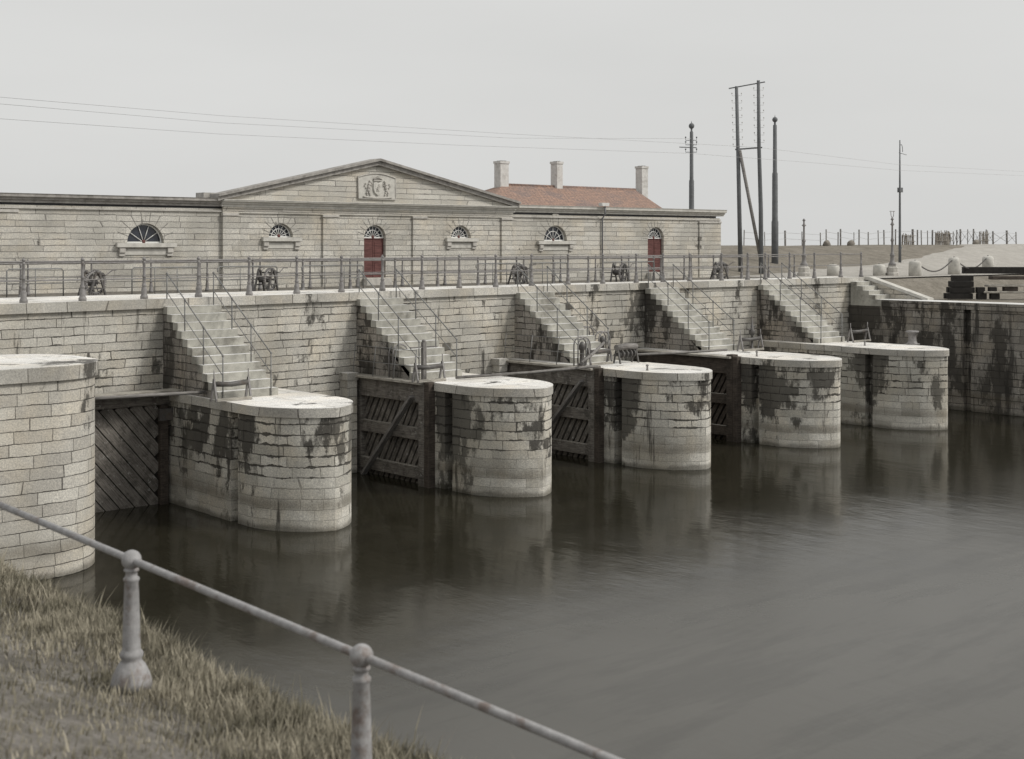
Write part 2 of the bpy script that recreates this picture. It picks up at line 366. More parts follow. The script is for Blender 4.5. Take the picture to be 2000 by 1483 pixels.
# sluice wall under the front walkway: solid over the piers, open over the chambers
END = 54.4
deck = thing('sluice_walkway', (30, 38.5, 0), 'long pale stone walkway wall carrying the iron railing across the sluice', 'walkway')
def rel(mb, o):
    off = o.location
    mb.v = [(x-off.x, y-off.y, z-off.z) for x, y, z in mb.v]; return mb
def strip(x0, x1, front=0., back=WB, step=1.):
    n = max(1, int((x1-x0)/step)); xs = [x0+(x1-x0)*i/n for i in range(n+1)]
    return [(x, ye(x)-front) for x in xs] + [(x1, back), (x0, back)]
wm = MB()
spans = [(2, 13.4, 'p')]
ends = [13.4] + [v for p in PL for v in (p, p+PW)] + [52.9]
spans = [(2, 13.4, 1)]
for i in range(len(ends)-1): spans.append((ends[i], ends[i+1], i % 2))
spans.append((52.9, END, 1))
for a, b, solid in spans:
    z0 = -1.5 if solid else (3.12 if a < 14 else 1.2)
    wm.prism(strip(a, b), z0, DECK-.262, off=a, bottom=not solid, top=False)
# back walkway with the chamber openings between
for a, b, solid in spans:
    pass
wm.box(2, END, WB+.062, 44.7, -1.5, DECK-.16)
for pl in PL[1:3]:
    qm = MB(); yq = ye(pl-.5)
    qm.box(pl-.62, pl-.26, yq-.42, yq-.003, -1.5, 2.9); rel(qm, deck).build('quoin', 'abut', deck)
    qm = MB(); qm.box(pl-.66, pl-.23, yq-.46, yq-.003, 2.902, 3.12); rel(qm, deck).build('quoin_cap', 'cope', deck, topmat='captop')
wo_ = rel(wm, deck).build('masonry', 'deckw', deck)
cm = MB()
cm.prism(strip(2, END+.1, .1, WB+.05), DECK-.26, DECK, bottom=True, top=False, off=.3)
rel(cm, deck).build('coping', 'cope', deck, weld=False)
tm = MB()
P_ = strip(2, END+.1, .1, WB+.05); 
for i in range(0, 52):
    a = 2+i; b = min(a+1, END+.1)
    if a >= END: break
    tm.face([(a,ye(a)-.1,DECK+.002),(b,ye(b)-.1,DECK+.002),(b,WB+.05,DECK+.002),(a,WB+.05,DECK+.002)])
rel(tm, deck).build('paving', 'captop', deck)
tm = MB(); tm.box(2, END, WB+.065, 44.72, DECK-.158, DECK-.12)
rel(tm, deck).build('rear_paving', 'setts', deck)

# ------------------------------------------------------------------ piers
def pier_outline(pl, o=0., notch=True, back=None, rec=.2, n=32):
    L, Rr = pl-o, pl+PW+o; cx = pl+PW/2; yb = back
    pts = [(L+rec, yb), (L+rec, 32.4+o), (L, 32.4+o)]
    if notch: pts += [(L, 31.3), (L+.36, 31.3), (L+.36, 30.95), (L, 30.95)]
    r = PW/2+o
    WW = 1.43*r; tm_ = math.acos(1-r/WW); lp = 2.056*r/(PW/2)       # bluntly pointed cutwater
    half = [(-r+WW*(1-math.cos(tm_*k/16)), -lp*math.sin(tm_*k/16)) for k in range(17)]
    half[16] = (0, half[16][1]+.012)
    pts += [(cx+a, 30.52+b_) for a, b_ in half] + [(cx-a, 30.52+b_) for a, b_ in reversed(half[:-1])]
    if notch: pts += [(Rr, 30.95), (Rr-.36, 30.95), (Rr-.36, 31.3), (Rr, 31.3)]
    pts += [(Rr, 32.4+o), (Rr-rec, 32.4+o), (Rr-rec, yb)]
    return pts
pier_labels = ['round-nosed stone pier nearest the camera, second masonry mass from the left',
    'round-nosed stone pier with the first braced timber gate folded against its left side',
    'middle stone pier with the cluttered windlass and hooped guards at its back',
    'round-nosed stone pier right of the middle one, dark weed stain down its nose',
    'farthest round-nosed pier with a short iron mooring bollard on top']
YB = {}
for i, pl in enumerate(PL):
    yb = ye(pl+.4)-.01; YB[i] = yb
    p = thing('stone_pier', (pl+PW/2, 30, 0), pier_labels[i], 'pier', 'round-nosed piers of the sluice')
    b = MB(); b.prism(pier_outline(pl, back=yb, rec=.03 if i == 0 else .15), -1.5, 2.82, off=i*3.7); rel(b, p).build('masonry', 'pier', p)
    c = MB(); out = pier_outline(pl, .04, False, yb, rec=.03 if i == 0 else .15); c.prism(out, 2.822, PTOP, bottom=True, top=False, off=i*2.1)
    rel(c, p).build('coping', 'cope', p, bevel=0)
    t = MB(); t.prism(out, PTOP, PTOP+.012, off=0); rel(t, p).build('top_slab', 'captop', p)
# quoins at the back corners of the chambers
# abutment on the left
ab = thing('stone_abutment', (9, 30, 0), 'broad taller stone abutment with rounded corner at the left edge above the grass', 'abutment')
def ab_out(o=0.):
    pts = [(-4, 32.3+o), (-4, 28.5-o), (11.85, 28.5-o)]
    r = 1.5+o; cx, cy = 11.85, 30.0
    for k in range(0, 19): 
        a = -math.pi/2 + (math.pi*.5)*k/18; pts.append((cx+r*math.cos(a), cy+r*math.sin(a)))
    for k in range(0, 19):
        a = (math.pi*.5)*k/18; pts.append((cx+r*math.cos(a), 30.8+r*math.sin(a)))
    return pts
b = MB(); b.prism(ab_out(), -1.5, 4.2); rel(b, ab).build('masonry', 'abut', ab)
c = MB(); c.prism(ab_out(.07), 4.202, 4.5, bottom=True, top=False); rel(c, ab).build('coping', 'cope', ab)
c = MB(); c.prism(ab_out(.07), 4.5, 4.512); rel(c, ab).build('top_slab', 'captop', ab)
b = MB(); b.box(-4, 13.4, 32.4, 34.68, -1.5, 3.0)
lw = b.build('lower_landing', 'pier'); tag(lw, 'low stone landing between the left abutment and the walkway wall', 'landing')

# ------------------------------------------------------------------ stairs with handrails
st_labels = ['stone stairs with thin iron handrails descending to the nearest pier',
    'stone stairs descending behind the pier that has the first folded timber gate',
    'stone stairs descending to the middle pier with the hooped guards',
    'stone stairs descending to the pier right of the middle one',
    'stone stairs descending to the farthest pier that carries the bollard']
NS = 12; RISE = (DECK-PTOP)/NS; TR = .285
def handrail(par, x, yt):
    h = bpy.data.objects.new('handrail', None); C.objects.link(h); h.parent = par; h.empty_display_size = .1
    ya, yb = yt-.05, yt-3.16
    za, zb = DECK+.70, PTOP+1.15
    fz = lambda y: za+(zb-za)*(y-ya)/(yb-ya)
    r = MB(); r.tube([(x, ya, za), (x, yb, zb)], .019, 6); rel2(r, par).build('top_rail', 'ironthin', h)
    r = MB(); r.tube([(x, ya, za-.52), (x, yb, zb-.52)], .013, 6); rel2(r, par).build('middle_rail', 'ironthin', h)
    for k in range(4):
        y = ya+(yb-ya)*k/3; s_ = MB(); foot = max(PTOP+.01, DECK - RISE*min(NS, max(1, math.ceil((yt-y)/TR))) )
        if k == 0: foot = DECK-.2
        s_.tube([(x, y, foot-.02), (x, y, fz(y))], .02, 6); s_.ball((x, y, fz(y)), .033, 8, 6)
        rel2(s_, par).build('post', 'ironthin', h)
def rel2(mb, o): return rel(mb, o)
for i, pl in enumerate(PL):
    x0 = [17.78,24.76,32.2,39.28,46.25][i]; x1 = x0+1.6; yt = ye((x0+x1)/2)-.10
    s = thing('stone_stairs', ((x0+x1)/2, yt-1.5, PTOP), st_labels[i], 'stairs', 'stone stairs down to the piers')
    poly = [(yt+.08, PTOP+.013), (yt+.08, DECK-.262-.0)]
    prof = [(yt+.09, PTOP+.013)]
    pts = []
    for k in range(1, NS):
        zt = DECK-RISE*(k+1)
        pts += [(yt-TR*(k-1)-.0, zt), (yt-TR*k, zt)]
    poly = [(yt+.09, PTOP+.014), (yt-TR*(NS-1), PTOP+.014)] + list(reversed(pts)) + [(yt+.09, pts[0][1])]
    b = MB(); b.xprism(poly, x0, x1); rel(b, s).build('masonry', 'stair', s)
    for k in range(1, NS):
        zt = DECK-RISE*k; j = random.uniform(-.03, .03)
        t = MB(); t.box(x0-.02+j, x1+.04+j*.7+(.012*k), yt-TR*k, yt-TR*(k-1)+ (-.002 if k > 1 else 0), zt-(RISE-.004), zt)
        rel(t, s).build('step', 'tread', s, topmat='copetop')  # step tops paler than risers: worn, with sky-lit brightness put into the colour
    handrail(s, x0+.08, yt); handrail(s, x1-.08, yt)

# ------------------------------------------------------------------ sluice gates
def folded_gate(i, label, brace, mat_b='woodbeam'):
    pl = PL[i]; xf = pl-.13; yb = YB[i]-.25; y0 = 31.98
    g_ = thing('sluice_gate', (pl+.2, y0, 0), label, 'gate', 'timber gates folded against the piers')
    def P(name, mb, mat, bevel=0): return rel(mb, g_).build(name, mat, g_, bevel=bevel)
    m_ = MB(); m_.box(xf-.10, xf+.22, y0, y0+.30, -1.2, PTOP+.08); P('heel_post', m_, mat_b, .02)
    m_ = MB(); m_.box(xf-.12, xf+.18, y0-.22, y0-.003, -1.2, PTOP+.02); P('quoin_post', m_, 'wood', .02)
    m_ = MB(); m_.box(xf+.0, xf+.3, yb-.3, yb, -1.2, PTOP-.05); P('mitre_post', m_, mat_b, .02)
    m_ = MB(); m_.box(xf-.05, xf+.2, y0+.303, yb-.303, 2.42, 2.98); P('top_beam', m_, mat_b, .02)
    m_ = MB()
    m_ = MB(); m_.box(xf-.22, xf+.28, y0+.05, yb+.1, 2.985, 3.06); P('footboard', m_, 'woodtop', .01)
    for z in (1.50, .35): 
        m_ = MB(); m_.box(xf-.03, xf+.14, y0+.303, yb-.303, z-.17, z+.17); rel(m_, g_).build('rail', mat_b, g_, topmat='woodtop')
    # diagonal planks seen between the rails
    m_ = MB(); y = y0-2.0
    while y < yb+2.:
        a = (xf+.20, y+2.1, -.9); b_ = (xf+.20, y, 2.6)
        # clip to the leaf
        def clip(a, b_):
            ya, yc = y0+.3, yb-.3; d = b_[1]-a[1]; t0 = max(0, (yc-a[1])/d); t1 = min(1, (ya-a[1])/d)
            if t1-t0 < .03: return None
            f = lambda t: tuple(a[k]+(b_[k]-a[k])*t for k in range(3)); return f(t0), f(t1)
        q = clip(a, b_)
        if q: m_.bar(q[0], q[1], .04, .235, up=(1,0,0)) if False else m_.obox(((Vector(q[0])+Vector(q[1]))/2), (Vector(q[1])-Vector(q[0]))/2, Vector((.045+random.uniform(-.012,.012),0,0)), Vector((0,3.5,2.1)).normalized()*.078)
        y += .27
    P('planking', m_, mat_b)
    m_ = MB(); m_.box(xf+.27, xf+.30, y0+.3, yb-.3, -1.2, 2.6); P('backing', m_, 'tar')
    if brace:
        m_ = MB(); m_.bar((xf-.13, y0+.55, 2.62), (xf-.13, y0+3.05, .02), .10, .20, up=(1,0,0)); 
        m_.v = m_.v; P('diagonal_brace', m_, 'woodgrey', .01)
    # thin guard rail on the footboard
    gr = bpy.data.objects.new('guard_rail', None); C.objects.link(gr); gr.parent = g_
    ys = [y0+.4+(yb-y0-.5)*k/3 for k in range(4)] if brace else []
    for y in ys:
        m_ = MB(); m_.tube([(xf-.16, y, 3.05), (xf-.10+.05, y+random.uniform(-.05,.05), 4.0)], .014, 6); rel(m_, g_).build('post', 'ironthin', gr)
    if ys:
        for z in (3.97, 3.5):
            m_ = MB(); m_.tube([(xf-.11, ys[0], z), (xf-.11, ys[-1], z)], .011, 6); rel(m_, g_).build('rail', 'ironthin', gr)
    return g_
folded_gate(1, 'timber gate with long diagonal brace folded against the second round-nosed pier', True)
folded_gate(2, 'timber gate with diagonal brace folded against the middle pier, left of its nose', True)
folded_gate(3, 'blackened timber gate without brace folded against the fourth round-nosed pier', False, 'wood')
# closed gates under the wall
cg_l = ['closed timber gate of diagonal planks between the left abutment and nearest pier']
for i in range(6):
    a = ends[2*i] if i else 13.4; b_ = ends[2*i+1]
    if i == 5: a, b_ = PL[4]+PW, 52.9
    a -= .0; yy = (ye(a)+ye(b_))/2 - .25
    if i > 0: yy += .35+.2
    ztop = 3.10 if i == 0 else 1.19
    g_ = thing('closed_gate', ((a+b_)/2, yy, 0), cg_l[0] if i == 0 else 'dark timber gate closing the opening under the walkway wall, beyond '+['','the nearest pier','the second round-nosed pier','the middle pier','the fourth round-nosed pier','the farthest pier'][i], 'gate', None if i == 0 else 'closed gates under the walkway')
    def P(name, mb, mat, bevel=0): return rel(mb, g_).build(name, mat, g_, bevel=bevel)
    xr = b_+.33 if i == 0 else b_
    m_ = MB(); m_.box(a, xr, yy, yy+.25, ztop-.38, ztop); P('top_beam', m_, 'woodbeam', .02)
    m_ = MB(); m_.box(xr-.62, xr-.38, yy-.06, yy+.2, -1.2, ztop-.382); P('heel_post', m_, 'wood', .02)
    m_ = MB(); m_.box(xr-.70, xr-.08, yy-.16, yy-.062, ztop-.8, ztop-.48); P('strap', m_, 'irondark')
    m_ = MB(); x = a-3.4
    while x < xr:
        q0 = Vector((x, yy+.12, ztop-.35)); q1 = Vector((x+3.2, yy+.12, ztop-4.1)); t0 = max(0, (a-x)/3.2); t1 = min(1, (xr-.62-x)/3.2)
        if t1-t0 > .04:
            A = q0.lerp(q1, t0); B = q0.lerp(q1, t1); m_.obox((A+B)/2, (B-A)/2, Vector((0,.03+random.uniform(-.008,.008),0)), Vector((3.75,0,3.2)).normalized()*.145)
        x += .42
    P('planking', m_, 'woodbeam' if i == 0 else 'wood')
    m_ = MB(); m_.box(a, xr, yy+.17, yy+.22, -1.2, ztop-.382); P('backing', m_, 'tar')
m_ = MB(); m_.box(13.45, 18.0, 34.05, 34.6, 3.10, 3.16)
tag(m_.build('footbridge_plank', 'woodtop'), 'grey plank footway along the closed gate by the left abutment', 'plank')
m_ = MB(); m_.tube([(13.3, 33.3, 3.22), (18.15, 32.7, 3.2)], .045, 8)
tag(m_.build('boat_pole', 'woodgrey'), 'long round pole lying level between the left abutment and the nearest pier', 'pole')

# ------------------------------------------------------------------ railings on the walkway
POST = [(.105,0),(.105,.07),(.088,.10),(.075,.14),(.078,.26),(.058,.30),(.052,.34),(.066,.36),(.066,.38),(.048,.41),(.044,.60),(.056,.61),(.056,.63),(.04,.66),(.036,.98),(.05,1.0),(.05,1.02),(.03,1.04),(.03,1.07)]
def rail_post(par, x, y, z=DECK, k=1.):
    m_ = MB(); m_.lathe([(r*k, h) for r, h in POST], (0,0,0), 12)
    m_.ball((0,0,1.10), .052*k, 10, 8); m_.lathe([(.012,1.14),(.012,1.17),(.002,1.19)], n=6)
    o = m_.build('post', 'iron', par); o.location = Vector((x, y, z))-par.location; return o
def railing(name_label, pts, z=DECK, k=1., rails=((1.06,.022),(.56,.017)), cat='railing', rr='iron'):
    o = thing('iron_railing', (pts[0][0], pts[0][1], z), name_label, cat)
    p0 = rail_post(o, *pts[0], z, k)
    for x, y in pts[1:]:
        c = p0.copy(); C.objects.link(c); c.location = Vector((x, y, z))-o.location; c.parent = o
    for h, r in rails:
        m_ = MB(); m_.tube([(x, y, z+h) for x, y in pts], r, 6); rel(m_, o).build('rail', rr, o)
    return o
fpx = [(8.6),(10.4),(12.1),(13.8),15.45,17.3,19.05,20.8,22.55,24.3,26.05,27.85,29.65,31.45,33.3,35.3,37.2,39.05,40.6,42.2,44.2,45.9,47.1,48.8,50.6,52.6,54.2]
railing('long front iron railing with turned posts along the edge of the stone walkway', [(x, ye(x)+.22) for x in fpx])
railing('second iron railing row along the back edge of the front walkway, behind the machines', [(8+1.95*i, 40.22) for i in range(24)], z=DECK-.12, k=.85)
railing('rear iron railing row in front of the long stone building', [(8.7+2.1*i, 42.95) for i in range(22)], z=DECK-.12, k=.75)
# low tubular guards round the chamber openings
def low_guard(x0, x1, y, label, hook):
    o = thing('low_guard_rail', (x0, y, DECK), label, 'guard rail', 'low pipe guards beside the chamber openings')
    m_ = MB(); z = DECK-.12
    pts = [(x0,y,z),(x0,y,z+.84),(x0+.06,y,z+.9),(x1-.06,y,z+.9),(x1,y,z+.84),(x1,y,z)]
    if hook: pts = [(x0-.12,y,z+.72),(x0-.14,y,z+.82),(x0-.05,y,z+.9),(x1-.06,y,z+.9),(x1,y,z+.84),(x1,y,z)]
    m_.tube(pts, .022, 6); rel(m_, o).build('hoop', 'ironthin', o)
    z = DECK-.12; m_ = MB(); m_.tube([(x0,y,z+.46),(x1,y,z+.46)], .014, 6); rel(m_, o).build('middle_rail', 'ironthin', o)
    n = max(1, int((x1-x0)/1.0))
    for k in range(1, n+1):
        x = x0+(x1-x0)*k/(n+1); m_ = MB(); m_.tube([(x,y,z),(x,y,z+.9)], .016, 6); rel(m_, o).build('upright', 'ironthin', o)
low_guard(19.2, 21.5, 40.0, 'low pipe guard under the big fan window at the left', False)
low_guard(22.3, 24.4, 40.0, 'low pipe guard with curled end just left of the second winch', True)
low_guard(25.5, 27.9, 40.0, 'low pipe guard between the second winch and the central red door', True)
low_guard(33.2, 35.3, 40.0, 'low pipe guard right of the central red door', True)
low_guard(35.8, 37.8, 40.0, 'low pipe guard under the small fan window right of the central door', False)
low_guard(39.8, 42.9, 40.0, 'low pipe guard below the fan window of the right wing', False)
low_guard(15.3, 17.0, 40.0, 'low pipe guard left of the leftmost winch', False)
# winches
def winch_parts(o):
    for s_ in (-1, 1):
        m_ = MB()
        for dx in (-.42, .42): m_.bar((dx, s_*.36, 0), (dx*.18, s_*.36, 1.02), .07, .07, up=(0,1,0))
        m_.bar((-.3, s_*.36, .38), (.3, s_*.36, .38), .05, .06); m_.ball((0, s_*.36, 1.03), .09, 8, 6)
        m_.build('side_frame', 'irondark', o)
    m_ = MB(); ring = [(math.cos(a)*.43, .22, .62+math.sin(a)*.43) for a in [k*2*math.pi/28 for k in range(29)]]
    m_.tube(ring, .045, 6)
    for k in range(6):
        a = k*math.pi/3+.2; m_.tube([(0,.22,.62),(math.cos(a)*.42,.22,.62+math.sin(a)*.42)], .022, 5)
    for k in range(36):
        a = k*2*math.pi/36; m_.obox((math.cos(a)*.49,.22,.62+math.sin(a)*.49), (math.cos(a)*.03,0,math.sin(a)*.03), (0,.04,0), (-math.sin(a)*.02,0,math.cos(a)*.02))
    m_.build('gear_wheel', 'iron', o)
    m_ = MB(); m_.tube([(0,-.34,.62),(0,.2,.62)], .15, 12); m_.tube([(0,-.46,.62),(0,.46,.62)], .035, 8); m_.tube([(-.3,-.44,.92),(-.3,.44,.92)], .03, 8)
    m_.tube([(-.3,.1,.92),(-.3,.3,.92)], .10, 12); m_.build('drum', 'irondark', o)
    for s_ in (-1, 1):
        m_ = MB(); m_.tube([(-.3,s_*.46,.92),(-.3,s_*.50,.92),(-.62,s_*.50,1.12),(-.62,s_*.74,1.12)], .022, 6); m_.build('crank', 'iron', o)
    m_ = MB(); m_.box(-.55,.55,-.5,.5,-.02,.05); m_.build('base_plate', 'irondark', o)
def wpos(px, y):     # along the walkway, below the place in the row
    v = ((px-1025)/2680*.7477+.6641, (px-1025)/2680*-.6641+.7477); return y/v[1]*v[0]
wl = ['toothed hand winch on the walkway at the far left, under the left wing',
      'toothed hand winch with tall gear wheel under the left small fan window',
      'toothed hand winch where the central block meets the right wing',
      'toothed hand winch just left of the right-hand red door',
      'toothed hand winch at the right-hand end of the stone building']
w0 = thing('hand_winch', (0,0,0), wl[0], 'winch', 'hand winches on the walkway'); winch_parts(w0)
for i, px in enumerate((180, 520, 1012, 1210, 1405)):
    o = w0 if i == 0 else copy_tree(w0)
    y = 39.55; o.location = (wpos(px, y), y, DECK-.10); o.rotation_euler.z = R(180+[12, 25, -8, 18, -15][i]); o.scale = (.74,.74,.74); o['label'] = wl[i]

# ------------------------------------------------------------------ things on the piers
def roller_stand(i, label, dx=.9, y=32.55, wdt=1.0, rz=0, px=None):
    if px: dx = (lambda v: y/v[1]*v[0])(((px-1025)/2680*.7477+.6641, (px-1025)/2680*-.6641+.7477))-PL[i]
    o = thing('roller_stand', (PL[i]+dx, y, PTOP+.012), label, 'roller stand', 'iron roller stands on the piers', rz)
    for s_ in (-1, 1):
        m_ = MB(); m_.bar((s_*wdt/2,-.14,0),(s_*wdt/2,0,.58),.05,.05,up=(1,0,0)); m_.bar((s_*wdt/2,.14,0),(s_*wdt/2,0,.58),.05,.05,up=(1,0,0)); m_.tube([(s_*wdt/2,0,.5),(s_*wdt/2,0,.8)],.018,6)
        m_.build('trestle', 'iron', o)
    m_ = MB(); m_.tube([(-wdt/2+.03,0,.45),(0,0,.42),(wdt/2-.03,0,.45)], .07, 10); m_.build('roller', 'irondark', o)
    m_ = MB(); m_.bar((-wdt/2,-.15,.05),(wdt/2,-.15,.05),.05,.07); m_.build('sill', 'woodtop', o)
    return o
roller_stand(0, 'iron roller stand at the foot of the stairs on the nearest pier', 1.15, 31.65, 1.0, 0, 452)
roller_stand(1, 'iron roller stand at the foot of the stairs on the second round-nosed pier', 1.35, 32.1, 1.0, 0, 838)
roller_stand(3, 'iron roller stand at the foot of the stairs on the fourth round-nosed pier', 2.2, 33.4, 1.2, 0, 1466)
roller_stand(4, 'tall iron frame at the foot of the stairs on the farthest pier', 2.35, 33.4, 1.2, 0, 1678)
def hooped_guard(x, y, label, h=.95):
    o = thing('hooped_guard', (x, y, PTOP+.012), label, 'guard', 'hooped iron guards on the middle pier')
    for q in (-.1, .1):
        m_ = MB(); pts = [(-.28,q,0)]+[(-.28*math.cos(a),q,h-.28+.28*math.sin(a)) for a in [k*math.pi/8 for k in range(9)]]+[(.28,q,0)]
        m_.tube(pts, .026, 6); m_.build('hoop', 'iron', o)
    m_ = MB(); m_.lathe([(.13,0),(.13,.05),(.085,.08),(.075,.5),(.11,.53),(.12,.68),(.07,.76),(.02,.80)], n=12); m_.build('valve_column', 'irondark', o)
hooped_guard(PL[2]+.2, 33.0, 'leftmost of the hooped iron guards beside the stairs of the middle pier')
hooped_guard(PL[2]+2.75, 34.6, 'hooped iron guard right beside the foot of the middle stairs')
hooped_guard(PL[2]+4.1-.9, 35.9, 'rightmost hooped iron guard, against the wall beyond the middle stairs', 1.05)
hooped_guard(PL[1]-.0+.25, 33.9, 'hooped iron guard with pale cap beside the stairs of the second round-nosed pier', 1.0)
def valve(x, y, label):
    o = thing('valve_jack', (x, y, PTOP+.012), label, 'jack', 'iron jacks on the fourth pier')
    m_ = MB(); m_.lathe([(.12,0),(.12,.06),(.05,.1),(.045,.55),(.12,.62),(.13,.75),(.06,.82),(.02,1.3)], n=10); m_.build('spindle', 'irondark', o)
    m_ = MB(); m_.bar((-.22,0,.78),(.22,0,.92),.04,.04); m_.build('key', 'irondark', o)
valve(PL[3]+2.5, 35.6, 'dark iron jack beside the right handrail of the fourth pier stairs')
valve(PL[3]+2.75, 33.5, 'dark iron jack nearer the nose of the fourth pier')
# windlass and rods on the middle pier
o = thing('windlass', (PL[2]+2.0, 32.7, PTOP+.012), 'dark geared windlass under a rounded log behind the middle pier slab', 'windlass')
for s_ in (-1, 1):
    m_ = MB(); m_.bar((s_*.55,-.2,0),(s_*.55,-.02,.75),.06,.06,up=(1,0,0)); m_.bar((s_*.55,.2,0),(s_*.55,.02,.75),.06,.06,up=(1,0,0)); m_.build('side_frame', 'irondark', o)
m_ = MB(); m_.tube([(-.6,0,.72),(0,0,.76),(.6,0,.72)], .14, 12); m_.build('log', 'woodgrey', o)
m_ = MB(); m_.tube([(-.5,0,.42),(.5,0,.42)], .09, 10)
for x in (-.3,-.05,.2,.4): m_.tube([(x-.03,0,.42),(x+.03,0,.42)], .19, 12)
m_.build('gearing', 'irondark', o); o.scale = (.8,.8,.75)
roller_stand(2, 'iron roller stand among the clutter at the foot of the middle stairs', .75, 32.9, 1.0, 0, 1170)
for (a, b_, r, lab) in [((30.2,31.3,3.35),(33.1,33.2,3.75),.05,'long pale pole leaning across the clutter of the middle pier'),
        ((25.6,31.9,3.14),(31.0,31.4,3.2),.045,'long level pole from the second round-nosed pier to the middle pier'),
        ((33.6,33.2,3.3),(39.2,32.9,3.22),.045,'long dark level pole from the middle pier to the fourth pier')]:
    m_ = MB(); m_.tube([a, ((a[0]+b_[0])/2, (a[1]+b_[1])/2, (a[2]+b_[2])/2-.03), b_], r, 8); tag(m_.build('boat_pole', 'woodgrey'), lab, 'pole')
o = thing('tall_post', (PL[1]+.15, 32.5, PTOP), 'square timber post standing at the corner of the second round-nosed pier', 'post')
m_ = MB(); m_.bar((0,0,0),(0,0,1.15),.12,.12); m_.ball((0,0,1.18),.06,8,6); m_.build('shaft', 'woodgrey', o)
m_ = MB(); m_.box(-.5,.5,-.03,.03,.98,1.02); m_.build('crossbar', 'woodgrey', o)
o = thing('mooring_bollard', (48.6, 31.1, PTOP+.012), 'short flared iron mooring bollard standing on the farthest pier', 'bollard')
m_ = MB(); m_.lathe([(.3,0),(.3,.03),(.2,.06),(.165,.15),(.155,.38),(.2,.45),(.27,.49),(.27,.53),(.24,.55)], n=20); m_.build('barrel', 'iron', o)
m_ = MB()
for k in range(8): m_.ball((.26*math.cos(k*.785),.26*math.sin(k*.785),.035),.025,6,4)
m_.build('bolts', 'irondark', o)
for i, (dx, y) in enumerate([(.5,30.3),(.55,31.5),(1.0,32.0)]):
    o = thing('ring_stud', (PL[2+i]+dx, y, PTOP+.012), ['small iron stud on the slab of the middle pier','small iron stud on the slab of the fourth pier','small iron stud on the slab of the farthest pier'][i], 'stud')
    m_ = MB(); m_.lathe([(.05,0),(.03,.05),(.03,.13),(.05,.15),(.05,.18),(.02,.2)], n=10); m_.build('stud', 'iron', o)

# ------------------------------------------------------------------ the long building
bl = thing('pump_building', (32, BY, DECK), 'long low pale ashlar building with central pediment and fan windows behind the walkway', 'building')
def B(name, mb, mat, par=None, bevel=0): return rel(mb, bl).build(name, mat, par or bl, bevel=bevel)
Z0 = DECK-.17; BX0, BX1 = 4.0, 53.2; CX0, CX1 = 25.15, 39.25; TOPW = 8.42
# openings: xc, r, spring z, bottom z
OPEN = [(12.3,.70,7.15,7.15),(22.17,.70,7.15,7.15),(27.65,.53,7.37,7.37),(32.0,.53,7.35,5.78),(36.42,.53,7.37,7.37),(41.92,.70,7.26,7.26),(48.5,.56,7.38,5.78)]
def facade(mb, x0, x1, yf, yb, z0, z1, ops):
    x = x0
    for xc, r, zs, zb in ops:
        mb.box(x, xc-r, yf, yb, z0, z1)
        if zb > z0+.01: mb.box(xc-r, xc+r, yf, yb, z0, zb)
        N = 20; pts = [(xc-r*math.cos(math.pi*k/N), zs+r*math.sin(math.pi*k/N)) for k in range(N+1)]
        for (xa, za), (xb, zb2) in zip(pts, pts[1:]):
            mb.face([(xa,yf,za),(xb,yf,zb2),(xb,yf,z1),(xa,yf,z1)]); mb.face([(xa,yf,za),(xa,yb,za),(xb,yb,zb2),(xb,yf,zb2)])
            mb.face([(xa,yf,z1),(xb,yf,z1),(xb,yb,z1),(xa,yb,z1)])
        x = xc+r
    mb.box(x, x1, yf, yb, z0, z1)
wl_ = MB(); facade(wl_, BX0, CX0, BY+.12, BY+.5, Z0, TOPW, OPEN[:2]); B('wall', wl_, 'bldg')
wl_ = MB(); facade(wl_, CX0+.002, CX1-.002, BY+.06, BY+.5, Z0, TOPW, OPEN[2:5]); B('wall', wl_, 'bldg')
wl_ = MB(); facade(wl_, CX1, BX1, BY+.12, BY+.5, Z0, TOPW, OPEN[5:]); B('wall', wl_, 'bldg')
wl_ = MB(); wl_.box(BX0, BX0+.4, BY+.502, BY+6.5, Z0, TOPW); wl_.box(BX1-.4, BX1, BY+.502, BY+6.5, Z0, TOPW); wl_.box(BX0+.402, BX1-.402, BY+6.1, BY+6.5, Z0, TOPW)
B('wall', wl_, 'bldg')
# dark inside
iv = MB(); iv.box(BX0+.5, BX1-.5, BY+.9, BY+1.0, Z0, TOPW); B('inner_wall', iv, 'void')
# pilasters
for x0, x1 in ((CX0, CX0+.62), (29.5, 30.2), (33.85, 34.55), (CX1-.62, CX1), (16.9, 17.6), (51.6, 53.22)):
    c_ = x0 >= CX0-.01 and x1 <= CX1+.01
    m_ = MB(); yf = BY-.02 if c_ else BY+.06; yk = BY+.058 if c_ else BY+.118
    m_.box(x0, x1, yf, yk, Z0, 8.16); B('pilaster', m_, 'bldg')
    m_ = MB(); m_.box(x0-.03, x1+.03, yf-.035, yk, 8.162, 8.26); B('pilaster_cap', m_, 'trim', bevel=.01)
